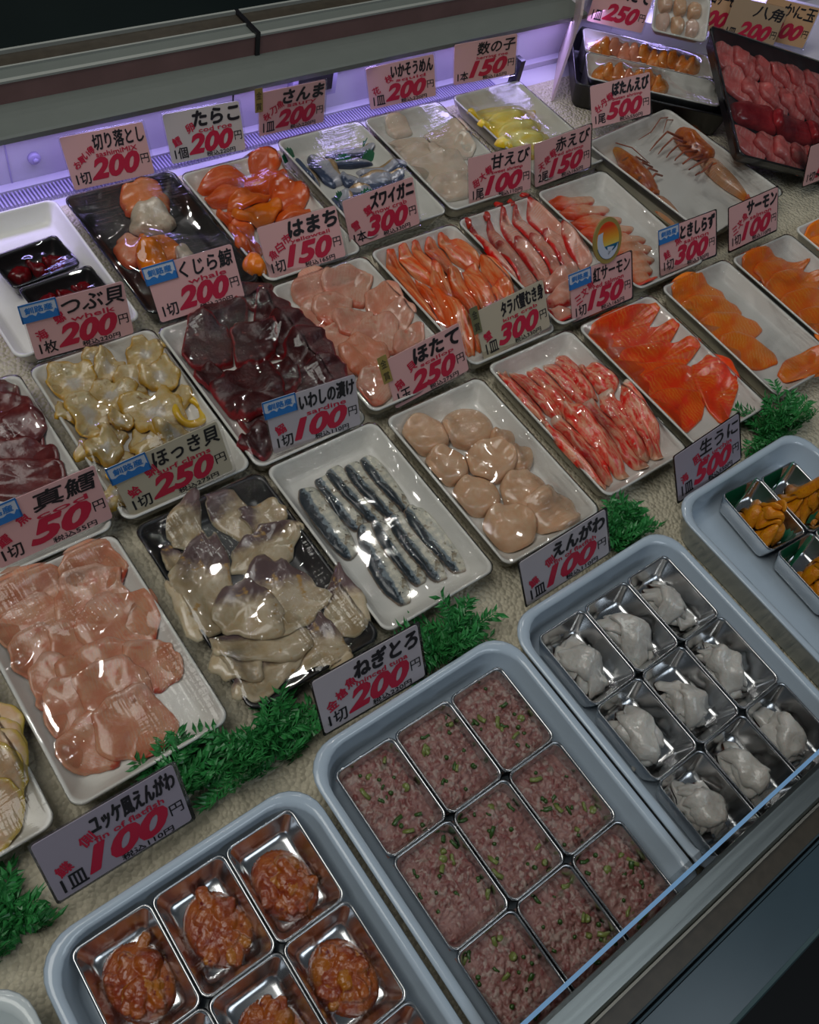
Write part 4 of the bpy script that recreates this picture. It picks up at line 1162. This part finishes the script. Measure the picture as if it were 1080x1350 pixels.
BEDS = {}
for key, (cx, cy, word) in TRAYS.items():
    black = key in ('clam', 'mix')
    rot = 0.0
    w, l, h = 0.150, 0.234, 0.030
    if key == 'mix':
        w, l = 0.156, 0.236
    tr = tray('foam_tray' if not black else 'plastic_tray', cx, cy, TRAY_LABEL[key], w, l, h, 'black_tray' if black else 'foam', rot,
              group='black trays' if black else 'white foam trays', r=0.012)
    bed = Bed(w, l, 0.0085)
    bed.rim(w, l)
    nm, cat, words, mat, t, opt = KIND[key]
    pts = [((p[0] + p[2]) / 2, (p[1] + p[3]) / 2) for p in PIECES[key]]
    labs = piece_labels(key, pts)
    for i, p in enumerate(PIECES[key]):
        op = dict(opt)
        m = M[mat]
        tt = t
        if key == 'whelk' and i in (3,):
            tt = 0.007
        if key == 'mix' and i in (1, 5):
            m = M['mix_white']
        if key == 'hamachi' and i in (8,):
            pass
        me, base = bed.lay(p, tt, **op)
        o = link(nm, me, m, None, (cx + base[0], cy + base[1], base[2]))
        tag(o, labs[i], cat, f'{word} pieces on their tray')
        if key == 'amaebi' and i < 5:
            ax, ay, bx_, by_, wd = p
            L = math.hypot(ax - bx_, ay - by_)
            ux, uy = (ax - bx_) / L, (ay - by_) / L
            tm, tb = bed.lay((ax - ux * 0.002, ay - uy * 0.002, ax + ux * 0.012, ay + uy * 0.012, 0.013), 0.004, shape=2.2, taper=(0.5, 0.8, 1.0), rough=0.25, stiff=3, rings=5, segs=24)
            q = link('tail_fan', tm, M['red_tail'], o, (tb[0] - base[0], tb[1] - base[1], tb[2] - base[2]))
            q['label'] = 'dark red tail fan'
    BEDS[key] = (tr, bed, w, l, h - 0.002)
# the yellow whelk ring
bed = BEDS['whelk'][1]
ring = MB()
rc = (0.259 + 0.056, 0.606 - 0.010)
zt = float(bed.sample(bed.h, np.array([rc[0] - 0.259]), np.array([rc[1] - 0.606]))[0]) + 0.0105
ring.tube([(0.014 * math.cos(a), 0.020 * math.sin(a), 0.0015 * math.sin(3 * a)) for a in np.linspace(0, 2 * math.pi, 29)], 0.0045, 10)
o = link('whelk_ring', ring.mesh('whelk_ring', True), M['whelk_yellow'], None, (rc[0], rc[1], zt))
tag(o, 'bright yellow ring of whelk beside the whale tray', 'whelk')
for yy in np.linspace(-0.018, 0.018, 9):
    gi = int((rc[1] - 0.606 + yy + bed.hy) / bed.CELL)
    for xx in np.linspace(-0.016, 0.016, 9):
        gj = min(bed.nx - 1, int((rc[0] - 0.259 + xx + bed.hx) / bed.CELL))
        bed.h[gi, gj] = max(bed.h[gi, gj], zt + 0.004)
for key, (tr, bed, w, l, h) in BEDS.items():
    if key in ('side',):
        continue
    film(tr, bed_shift(bed), w, l, h, M['film_crinkled' if key in ('mix', 'clam') else 'film'])

# ------------------------------------------------------------------ the prawn tray
def prawn(cx, cy, pts_head, pts_body, legs, antennae, label, bed, head_w, head_t):
    root = link('botan_prawn', None, loc=(cx, cy, 0.012))
    tag(root, label, 'shrimp', 'whole botan prawns')
    b = lambda p: (p[0] - TX, p[1] - TY, p[2] - TX, p[3] - TY, p[4])
    me, base = bed.lay(b(pts_body), 0.017, shape=2.6, taper=(1, 1, 0.9, 0.7, 0.45), prof='round', rough=0.03, stiff=2, bend=0.04, lump=0.0004, segs=44)
    W = lambda base: (TX + base[0] - cx, TY + base[1] - cy, base[2] - 0.012)
    link('body', me, M['botan_flesh'], root, W(base))
    me, base = bed.lay(b(pts_head), head_t, shape=2.4, taper=(0.25, 0.75, 1, 0.95), prof='round', rough=0.05, stiff=2, lump=0.001, segs=44)
    o = link('head', me, M['botan_head'], root, W(base))
    o['label'] = 'dark orange red head shell'
    ux, uy = pts_body[2] - pts_body[0], pts_body[3] - pts_body[1]
    L = math.hypot(ux, uy); ux, uy = ux / L, uy / L
    me, base = bed.lay(b((pts_body[2] - ux * .004, pts_body[3] - uy * .004, pts_body[2] + ux * 0.020, pts_body[3] + uy * 0.020, 0.020)), 0.006, shape=2.2, taper=(0.5, 0.9, 1.0), rough=0.25, stiff=2)
    o = link('tail_fan', me, M['cod_roe'], root, W(base))
    o['label'] = 'orange tail fan'
    for pl in legs:
        mb = MB()
        mb.tube([(x - cx, y - cy, z - 0.012) for x, y, z in pl], [0.0024, 0.0020, 0.0016, 0.0008][:len(pl)], 6)
        link('leg', mb.mesh('leg', True), M['botan_leg'], root)
    for pl in antennae:
        mb = MB()
        mb.tube([(x - cx, y - cy, z - 0.012) for x, y, z in pl], [0.0011] * (len(pl) - 1) + [0.0005], 5)
        link('antenna', mb.mesh('antenna', True), M['botan_leg'], root)


TX, TY = 1.268, 0.672
bt = tray('foam_tray', TX, TY, 'large deep white foam tray holding two whole botan prawns', 0.228, 0.262, 0.038, 'foam', 0.10, group='white foam trays', r=0.014)
bed = Bed(0.228, 0.262, 0.0095)
prawn(1.36, 0.70, (1.386, 0.800, 1.362, 0.690, 0.062), (1.362, 0.705, 1.348, 0.585, 0.042),
      [[(1.352, 0.748 - .012 * k, 0.022), (1.325 - .004 * k, 0.768 - .018 * k, 0.030), (1.298, 0.762 - .016 * k, 0.020), (1.272 + .008 * k, 0.752 - .013 * k, 0.016)] for k in range(7)],
      [[(1.382, 0.800, 0.026), (1.340, 0.800, 0.032), (1.300, 0.782, 0.026), (1.262, 0.776, 0.024)], [(1.372, 0.79, 0.028), (1.345, 0.79, 0.034), (1.318, 0.77, 0.028)]],
      'botan prawn with large dark head lying along the tuna tray side', bed, 0.042, 0.026)
prawn(1.19, 0.67, (1.216, 0.785, 1.190, 0.655, 0.046), (1.188, 0.665, 1.176, 0.575, 0.034),
      [[(1.203, 0.730 - .014 * k, 0.020), (1.222, 0.742 - .016 * k, 0.024), (1.242, 0.728 - .012 * k, 0.016)] for k in range(4)],
      [[(1.214, 0.785, 0.024), (1.228, 0.760, 0.028), (1.236, 0.720, 0.022)]],
      'smaller botan prawn lying along the red shrimp tray side', bed, 0.032, 0.021)
film(bt, bed_shift(bed), 0.228, 0.262, 0.036, M['film'])

# ------------------------------------------------------------------ the white tray with two wrapped packs, end of the back row
pt = tray('foam_tray', 0.256, 0.862, 'empty looking white foam tray holding two small wrapped dark packs', 0.152, 0.240, 0.030, 'foam', 0.0, group='white foam trays')
for px, py, w, l, rz, z, lab in ((0.262, 0.880, 0.088, 0.060, 0.10, 0.0095, 'small wrapped pack of dark red roe, the one farther from its price card row front'),
                                 (0.272, 0.822, 0.092, 0.046, 0.06, 0.0095, 'small wrapped pack of dark red roe, tucked behind the whelk price card')):
    if 'farther' in lab:
        lab = 'larger small wrapped pack of dark red roe lying mid tray'
    o = link('wrapped_pack', tray_mesh('wrapped_pack', w, l, 0.022, 0.006, 0.006, 0.004), M['black_tray'], None, (px, py, z), rz)
    tag(o, lab, 'pack', 'small dark packs')
    bed = Bed(w, l, 0.005)
    for k in range(3):
        a = -0.022 + 0.022 * k
        me, base = bed.lay((a - 0.010, -0.008 + 0.006 * (k % 2), a + 0.012, 0.008 - 0.008 * (k % 2), 0.024), 0.011, prof='pillow', rough=0.15, lump=0.0015, stiff=3)
        q = link('roe_lump', me, M['dark_red'], o, base)
    film(o, bed, w, l, 0.0222, M['film_crinkled'], 0.006, 0.008)

# ------------------------------------------------------------------ saury leaves
def baran(loc, w, h, rz, lean, label, group):
    n = 9
    outl = [(-w / 2, 0)] + [(w / 2, 0)]
    top = []
    for k in range(n + 1):
        x = w / 2 - w * k / n
        top.append((x, h * (0.62 + 0.38 * (1 - (2 * x / w) ** 2)) * (1.0 if k % 2 else 0.80)))
    o2 = outl + top
    m = len(o2)
    f = lambda x, z, y: (x, y + 3.0 * x * x + z * lean, z)
    vs = [f(x, z, 0) for x, z in o2] + [f(x, z, 0.0005) for x, z in o2]
    fs = [tuple(range(m)), tuple(range(m, 2 * m))[::-1]] + [(k, m + k, m + (k + 1) % m, (k + 1) % m) for k in range(m)]
    o = link('plastic_leaf', mesh('plastic_leaf', vs, fs, False), M['baran'], None, loc, rz)
    return tag(o, label, 'plastic leaf', group)


sx, sy = 0.744, 0.867
for (x, y), rz, lab in zip(((-0.062, 0.094), (0.008, 0.052), (0.052, 0.046), (-0.046, -0.020), (-0.006, -0.030), (0.070, 0.070)), (0.4, -0.2, 0.2, 0.6, 0.1, -0.5),
                           ('tucked beside the cod roe tray, back corner', 'tucked in the middle of the saury pieces', 'standing between two saury pieces by the squid tray',
                            'under the broad saury piece by the cod roe tray', 'in front of the middle saury pieces', 'at the back by the squid tray')):
    bd = BEDS['sanma'][1]
    zz = 0.0095
    baran((sx + x, sy + y, zz), 0.026, 0.017, rz, 0.6, 'green plastic leaf ' + lab, 'plastic leaves among the saury')

# ------------------------------------------------------------------ enamel trays, steel dishes and their fillings
def enamel(cx, cy, w, l, label, mat='enamel'):
    o = link('enamel_tray', tray_mesh('enamel_tray', w, l, 0.044, 0.034, 0.012, 0.006, 0.009, 0.002, 0.0035), M[mat], None, (cx, cy, 0.001))
    return tag(o, label, 'tray', 'enamel trays along the front')


enamel(0.0675, 0.022, 0.247, 0.290, 'pale blue enamel tray holding orange marinated fin dishes')
enamel(0.3205, 0.029, 0.249, 0.306, 'pale blue enamel tray holding minced tuna dishes')
enamel(0.5720, 0.032, 0.249, 0.306, 'pale blue enamel tray holding white flatfish fin dishes')
enamel(0.8500, 0.046, 0.252, 0.308, 'pale blue enamel tray holding sea urchin dishes')
enamel(-0.190, 0.012, 0.246, 0.300, 'whitish enamel tray at the lower end, only its corner showing', 'white_enamel')
DISH = tray_mesh('steel_dish', 0.0668, 0.0900, 0.028, 0.007, 0.0055, 0.0012, 0.0022, 0.0008, 0.0005)


def dish(x, y, rz, label, group):
    o = link('steel_dish', DISH, M['steel'], None, (x, y, 0.0125), rz)
    return tag(o, label, 'dish', group)


SIDE = {'mince': 'marinated fin tray', 'fin': 'minced tuna tray', 'yukke': 'whitish enamel tray'}
GRID = {'yukke': ((0.0015, 0.0685, 0.1355), (0.1065, 0.0165, -0.0735)), 'mince': ((0.2490, 0.3165, 0.3840), (0.1100, 0.0200, -0.0700)),
        'fin': ((0.5045, 0.5720, 0.6395), (0.1120, 0.0220, -0.0680))}
ring_m = MB()
ring_m.tube([(0, 0, -0.0014), (0, 0, 0.0014)], 0.0021, 9)
SCAL = [ring_m.mesh('scallion', True), None, None, ring_m.mesh('scallion', True)]
mb = MB(); mb.tube([(-0.003, 0, 0), (0, 0.0007, 0.0004), (0.003, 0, 0)], 0.0014, 6)
SCAL[1], SCAL[2] = mb.mesh('scallion_sliver', True), mb.mesh('scallion_sliver', True)
for k in range(4):
    SCAL[k].materials.append(M['scallion_pale' if k > 1 else 'scallion'])


def mince_mesh(seed, full):
    r = np.random.default_rng(seed)
    bl = [(0, 0, 0, 0.060, 0.080, 0.015 * full, 0, 0.4)]
    cl = [(r.uniform(-.024, .024), r.uniform(-.034, .034), r.uniform(.006, .013)) for _ in range(7)]
    for _ in range(760):
        x, y = r.uniform(-0.0295, 0.0295), r.uniform(-0.0410, 0.0410)
        dome = 0.0165 * full * (1 - 0.16 * (x / 0.029) ** 2 - 0.16 * (y / 0.04) ** 2) + 0.0022 * max(math.exp(-((x - a) ** 2 + (y - b) ** 2) / c ** 2) for a, b, c in cl) - 0.0015
        bl.append((x, y, max(0.004, dome + r.uniform(-0.003, 0.001)), r.uniform(0.0018, 0.0042), r.uniform(0.0013, 0.0022), r.uniform(0.0012, 0.0024), r.uniform(0, 3.14), r.uniform(0, 1)))
    return heap(bl, 0.0300, 0.0415, 0.0, 0.0011)


def yukke_mesh(seed):
    r = np.random.default_rng(seed)
    ox, oy = r.uniform(-0.003, 0.003), r.uniform(-0.007, 0.0)
    bl = [(ox, oy, 0.0005, 0.025, 0.032, 0.0095, 0.2, 0.3)]
    for k in range(5):
        bl.append((ox + r.uniform(-.012, .012), oy + r.uniform(-.018, .014), 0.001, r.uniform(.010, .016), r.uniform(.009, .013), r.uniform(.010, .015), r.uniform(0, 3), r.uniform(0, 1)))
    for k in range(26):
        a, q = r.uniform(0, 6.28), r.uniform(0, 1) ** 0.6
        x, y = ox + 0.017 * q * math.cos(a), oy + 0.024 * q * math.sin(a)
        an, cv, n = r.uniform(0, 6.28), r.uniform(-0.5, 0.5), int(r.integers(3, 7))
        zz, w, tint = 0.0130 * (1 - 0.55 * q * q) + r.uniform(-0.003, 0.0015), r.uniform(0.0034, 0.0060), r.uniform(0, 1)
        for i in range(n):
            bl.append((x, y, max(0.0015, zz), 0.0040, w, r.uniform(0.0018, 0.0030), an, tint))
            x, y, an = x + 0.0026 * math.cos(an), y + 0.0026 * math.sin(an), an + cv * 0.6
            if abs(x) > 0.0265 or abs(y) > 0.037:
                break
    return heap(bl, 0.0285, 0.0395, 0.0, 0.0009)


DISH_WORDS = {'mince': 'steel dish of minced tuna', 'fin': 'steel dish of flatfish fin', 'yukke': 'steel dish of marinated fin'}
FILL_WORDS = {'mince': 'pink minced tuna mound', 'fin': 'white flatfish fin portion', 'yukke': 'orange marinated fin portion'}
for kind, (xs, ys) in GRID.items():
    for j, y in enumerate(ys):
        for i, x in enumerate(xs):
            where = f'{ORD[i]} from {SIDE[kind]}, {ORD[j]} row from price card'
            d = dish(x, y, 0.0, f'{DISH_WORDS[kind]}, {where}', 'steel dishes')
            lab = f'{FILL_WORDS[kind]}, {where}'
            r = np.random.default_rng(100 + 10 * i + j + len(kind) * 77)
            if kind == 'mince':
                me, H, XX, YY = mince_mesh(300 + 3 * j + i, r.uniform(0.85, 1.1))
                o = link('minced_tuna', me, M['mince'], None, (x, y, 0.0145))
                tag(o, lab, 'minced tuna', 'minced tuna portions')
                for k in range(16):
                    gi, gj = r.integers(4, H.shape[0] - 4), r.integers(4, H.shape[1] - 4)
                    s = link('scallion_bit', SCAL[(0, 1, 0, 2, 1, 3)[k % 6]], None, o, (XX[gi, gj], YY[gi, gj], H[gi, gj] + 0.0004))
                    s.rotation_euler = (r.uniform(-.9, .9), r.uniform(-.9, .9), r.uniform(0, 3))
                    s.scale = [(1, 1, 1), (1.5, 1.3, 1.2), (0.8, 0.8, 0.9), (1.9, 1.7, 1.3)][k % 4]
            elif kind == 'yukke':
                me, H, XX, YY = yukke_mesh(500 + 3 * j + i)
                o = link('marinated_fin', me, M['yukke'], None, (x + r.uniform(-.002, .002), y, 0.0142))
                tag(o, lab, 'marinated fish', 'marinated fin portions')
            else:
                o = link('flatfish_fin', None, loc=(x, y, 0.0145))
                tag(o, lab, 'flatfish fin', 'flatfish fin portions')
                bd = Bed(0.058, 0.080, 0.0)
                a0 = r.uniform(-0.5, 0.5)
                for k in range(5):
                    a = a0 * 0.6 + 1.57 + r.uniform(-0.55, 0.55)
                    q = r.uniform(0.016, 0.024)
                    ox, oy = r.uniform(-0.005, 0.005), r.uniform(-0.010, 0.007)
                    if k == 3:
                        ox, oy = ox * 0.5, oy * 0.5 + 0.004
                    p = (ox + q * math.cos(a), oy + q * math.sin(a), ox - q * math.cos(a), oy - q * math.sin(a), r.uniform(0.026, 0.040))
                    me, base = bd.lay(p, 0.0042, shape=3.0, taper=(r.uniform(.6, 1), 1, r.uniform(.7, 1.1)), rough=0.26, lump=0.0030, stiff=4, bend=r.uniform(-.12, .12), ext=0.008)
                    link('fin_slice', me, M['engawa'], o, base)

UR = [(0.829, 0.132, -0.10), (0.8965, 0.124, -0.06), (0.829, 0.040, -0.05), (0.8965, 0.034, -0.04), (0.829, -0.052, 0.0), (0.8965, -0.056, 0.0)]
for n, (x, y, rz) in enumerate(UR):
    where = f'{ORD[n % 2]} from flatfish fin tray, {ORD[n // 2]} row from card'
    dish(x, y, rz, f'steel dish of sea urchin, {where}', 'steel dishes')
    o = link('sea_urchin_roe', None, loc=(x + 0.002, y - 0.004, 0.0145), rotz=rz)
    tag(o, f'orange sea urchin mound, {where}', 'sea urchin', 'sea urchin portions')
    bd = Bed(0.058, 0.080, 0.0)
    r = np.random.default_rng(900 + n)
    for k in range(16):
        a = 1.2 + r.uniform(-0.6, 0.6)
        ox, oy = r.uniform(-0.018, 0.018), r.uniform(-0.024, 0.020)
        if k > 9:
            ox, oy = ox * 0.5, oy * 0.5
        q = r.uniform(0.010, 0.016)
        me, base = bd.lay((ox + q * math.cos(a), oy + q * math.sin(a), ox - q * math.cos(a), oy - q * math.sin(a), r.uniform(0.014, 0.020)), 0.0085, shape=2.3,
                          taper=(0.7, 1, 1, 0.5), prof='pillow', rough=0.09, lump=0.001, stiff=3)
        link('roe_tongue', me, M['urchin'], o, base)
    c, s = math.cos(rz), math.sin(rz)
    baran((x - 0.006 * c - 0.027 * s, y - 0.006 * s + 0.027 * c, 0.016), 0.046, 0.056, rz + 0.35, 0.10, f'taller green leaf behind urchin, {where}', 'plastic leaves behind the urchin')
    baran((x + 0.012 * c + 0.034 * s, y + 0.012 * s - 0.034 * c, 0.016), 0.030, 0.022, rz - 0.4, 0.3, f'shorter green leaf before urchin, {where}', 'plastic leaves behind the urchin')

# ------------------------------------------------------------------ the angled end: packs, tuna, more cards
A = -0.694
U, V = Vector((math.cos(A), math.sin(A), 0)), Vector((-math.sin(A), math.cos(A), 0))
c0 = Vector((1.382, 0.875, 0.002))
bt2 = link('plastic_tray', tray_mesh('plastic_tray', 0.290, 0.205, 0.046, 0.014, 0.010, 0.006), M['black_tray'], None, c0 + V * 0.040, A)
tag(bt2, 'large black tray holding two white packs of orange shrimp', 'tray', 'black trays')
for k, (v, lab) in enumerate(((0.083, 'long white pack of orange shrimp, farther of the two in the black tray'), (-0.004, 'long white pack of paler shrimp, nearer the botan prawn card'))):
    loc = c0 + V * v + Vector((0, 0, 0.0065))
    pk = link('wrapped_pack', tray_mesh('wrapped_pack', 0.246, 0.086, 0.046, 0.012, 0.006, 0.034, 0.0025), M['foam'], None, loc, A)
    tag(pk, lab, 'pack', 'long white packs')
    bed = Bed(0.246, 0.086, 0.0345)
    for i in range(11):
        x = -0.098 + 0.0185 * i
        if k and i > 6:
            continue
        y = 0.006 * ((i * 7) % 3 - 1)
        me, base = bed.lay((x - 0.010, y - 0.024, x + 0.014, y + 0.026, 0.030), 0.013, taper=(0.6, 1, 0.8), prof='round', rough=0.08, lump=0.001, stiff=2, bend=0.1)
        p = loc + U * base[0] + V * base[1] + Vector((0, 0, base[2]))
        o = link('shrimp_meat', me, M['shrimp_orange'], None, p, A)
        tag(o, f'orange shrimp, {ORD[i]} from the lavender wall in the {"farther" if k == 0 else "nearer"} white pack', 'shrimp', 'shrimp in the white packs')
    film(pk, bed, 0.246, 0.086, 0.046, M['film'])
# tilted tuna tray
uq = Vector((math.cos(-0.42) * math.cos(0.18), math.sin(-0.42) * math.cos(0.18), -math.sin(0.18)))
vq = Vector((-math.sin(-0.42) * math.cos(0.30), math.cos(-0.42) * math.cos(0.30), math.sin(0.30)))
vq = (vq - uq * vq.dot(uq)).normalized()
nq = uq.cross(vq)
cq = Vector((1.338, 0.632, 0.070)) + uq * 0.150 + vq * 0.132 - nq * 0.026
Q = Matrix(((uq.x, vq.x, nq.x, cq.x), (uq.y, vq.y, nq.y, cq.y), (uq.z, vq.z, nq.z, cq.z), (0, 0, 0, 1)))
TW, TL = 0.300, 0.264
tt = link('plastic_tray', tray_mesh('plastic_tray', TW, TL, 0.028, 0.012, 0.010, 0.005), M['black_tray'])
tt.matrix_world = Q
tag(tt, 'black tray propped up with rows of pink tuna slices', 'tray', 'black trays')
bed = Bed(TW, TL, 0.0055)
for row in range(4):
    y = 0.086 - 0.0575 * row
    red = row == 2
    n = 3 if red else 6
    for i in range(n):
        step = 0.27 / n
        x = -0.104 + step * 0.93 * (i + (0.45 if red else 0.15)) + rng.uniform(-0.004, 0.004)
        yy = y + rng.uniform(-0.006, 0.006)
        if red:
            p = (x - 0.056, yy + 0.004, x + 0.046, yy - 0.002, 0.050)
            me, base = bed.lay(p, 0.017, shape=4.0, prof='pillow', rough=0.05, lump=0.0012, stiff=3)
        else:
            p = (x - 0.030, yy + 0.015, x + 0.034, yy - 0.009, 0.058)
            me, base = bed.lay(p, 0.0085, shape=3.4, taper=(0.9, 1, 0.9), rough=0.12, lump=0.0024, stiff=4, ext=0.006)
        o = link('tuna_block' if red else 'tuna_slice', me, M['tuna_red' if red else 'tuna_pink'])
        o.matrix_world = Q @ Matrix.Translation(base)
        tag(o, f'{"deep red tuna block" if red else "pink tuna slice"}, {ORD[i]} from the shrimp packs in the {ORD[row]} row down', 'fish slice', 'tuna in the black propped tray')
film(tt, bed, TW, TL, 0.028, M['film'])
# risers that carry the propped tray and what stands behind
mb = MB()
bl, br, fl, fr = (cq + uq * (0.055 + a * 0.065) + vq * b * 0.080 - nq * 0.002 for a, b in ((-1, 1), (1, 1), (-1, -1), (1, -1)))
mb.add([tuple(q) for q in (bl, br, fr, fl)] + [(q.x, q.y, 0.0005) for q in (bl, br, fr, fl)], [(0, 1, 2, 3), (7, 6, 5, 4), (0, 4, 5, 1), (1, 5, 6, 2), (2, 6, 7, 3), (3, 7, 4, 0)])
o = link('wedge_stand', mb.mesh('wedge_stand'), M['case_white'])
tag(o, 'white wedge stand under the propped tuna tray', 'stand')
mb = MB(); mb.box(-0.36, 0.46, 0.0, 0.25, 0.0, 0.055)
o = link('display_step', mb.mesh('display_step'), M['case_white'], None, Vector((1.64, 0.86, 0)) + V * 0.045, A)
tag(o, 'white step behind the black trays carrying more price cards', 'stand')
BACK = [((1.405, 1.010), 'pink', 'ほたて', '250', 'small pink card reading 250 yen beyond the shrimp packs'), ((1.590, 0.945), 'peach', 'トロサーモン', '200', 'peach card reading 200 yen beyond the tuna tray'),
        ((1.645, 0.880), 'tan', '八角', '200', 'tan card reading 200 yen directly behind the tuna tray'), ((1.722, 0.860), 'peach', 'かに玉', '300', 'orange card reading 300 yen at the far end')]
for (x, y), card, nm, pr, lab in BACK:
    price_card((x, y, 0.070), A, 0.25, 0.0, 0.105, 0.070, card, nm, '', pr, '', '1皿', None, None, lab)
price_card((1.520, 0.555, 0.030), -0.1, 0.35, 0.12, 0.105, 0.068, 'pink', 'まぐろ', 'tuna', '100', '', '1切', '110', None, 'pink card reading 100 yen below the tuna tray')
# a pack of pale shellfish between the cards
pk = link('wrapped_pack', tray_mesh('wrapped_pack', 0.105, 0.085, 0.022, 0.01, 0.008, 0.004), M['foam'])
PQ = Matrix.Translation((1.498, 0.950, 0.098)) @ Matrix.Rotation(A, 4, 'Z') @ Matrix.Rotation(0.55, 4, 'X')
pk.matrix_world = PQ
tag(pk, 'white wrapped pack of pale scallop pieces between the cards', 'pack')
bed = Bed(0.105, 0.085, 0.005)
for i in range(6):
    x, y = -0.030 + 0.028 * (i % 3), 0.018 - 0.034 * (i // 3)
    me, base = bed.lay((x - 0.012, y, x + 0.014, y + 0.004, 0.030), 0.016, prof='pillow', rough=0.10, lump=0.001)
    o = link('scallop', me, M['scallop'])
    o.matrix_world = PQ @ Matrix.Translation(base)
    tag(o, f'pale scallop piece in the far pack, {ORD[i % 3]} of its {ORD[i // 3]} row', 'scallop', 'scallops in the far pack')
film(pk, bed, 0.105, 0.085, 0.0222, M['film_crinkled'], 0.01, 0.008)
# acrylic divider at the end of the lit back
mb = MB(); mb.box(-0.0022, 0.0022, -0.12, 0.10, 0.0, 0.150)
o = link('acrylic_divider', mb.mesh('acrylic_divider'), M['acrylic'], None, c0 - U * 0.156 + V * 0.07, A - 0.12)
tag(o, 'clear rose tinted upright divider between lavender wall and black tray', 'divider')
# ------------------------------------------------------------------ plastic greenery between the trays
def greenery(x, y, spread, n, label, seed, long_=1.0, front=-0.020):
    r = np.random.default_rng(seed)
    mb = MB()
    hub = 0.010
    mb.tube([(-spread * 0.55, 0, hub * .5), (0, 0, hub * .7), (spread * 0.55, 0, hub * .5)], 0.0030, 6)
    for k in range(n):
        a = r.uniform(0, 6.28)
        bx_ = r.uniform(-0.5, 0.5) * spread
        el = r.uniform(0.15, 1.25)
        L = r.uniform(0.55, 1.0) * spread * long_
        d = Vector((math.cos(a) * math.cos(el), math.sin(a) * math.cos(el) * 0.6, math.sin(el)))
        p = Vector((bx_, 0, hub * 0.6))
        pts = [p]
        for i in range(4):
            d = (d + Vector((0, 0, -0.13))).normalized()
            p = p + d * L / 4
            p.z = max(p.z, 0.003)
            pts.append(p.copy())
        mb.tube(pts, [0.0010, 0.0009, 0.0008, 0.0007, 0.0004], 4)
        for i in range(1, 5):
            for s in range(3):
                c = pts[i - 1].lerp(pts[i], (s + 1) / 3)
                for sd in (-1, 1):
                    t = (pts[i] - pts[i - 1]).normalized()
                    side = t.cross(Vector((r.normal(0, .35), r.normal(0, .35), 1))).normalized() * sd
                    w = t.cross(side).normalized()
                    q = (t * r.uniform(0.5, 0.9) + side * r.uniform(0.7, 1.0) + w * r.uniform(-.3, .3)).normalized()
                    ll = r.uniform(0.010, 0.017)
                    e = q.cross(w).normalized() * ll * 0.16
                    m1 = c + q * ll * 0.5 + w * 0.0012
                    mb.add([c, m1 + e, c + q * ll - w * 0.001, m1 - e, m1 + w * 0.0010], [(0, 1, 4), (1, 2, 4), (2, 3, 4), (3, 0, 4)])
    mb.v = [(a, max(b, front + 0.15 * (b - front)), c) for a, b, c in mb.v]
    o = link('plastic_greenery', mb.mesh('plastic_greenery', False), M['leaf'], None, (x, y, 0.0))
    return tag(o, label, 'plastic plant', 'plastic greenery tufts')


greenery(0.990, 0.222, 0.062, 46, 'bushy green plastic tuft past the sea urchin card', 1, 1.0, -0.014)
greenery(0.668, 0.210, 0.046, 34, 'green plastic tuft between flatfish fin card and sea urchin tray', 2, 1.0, -0.019)
greenery(0.405, 0.206, 0.050, 36, 'green plastic tuft beside the minced tuna card', 3, 1.15)
greenery(0.184, 0.216, 0.054, 52, 'largest green plastic tuft, before the black clam tray', 4)
greenery(0.098, 0.232, 0.042, 30, 'green plastic tuft tucked behind the marinated fin card', 5, 1.1)
greenery(-0.075, 0.205, 0.052, 34, 'green plastic tuft beside the whitish enamel tray corner', 6)
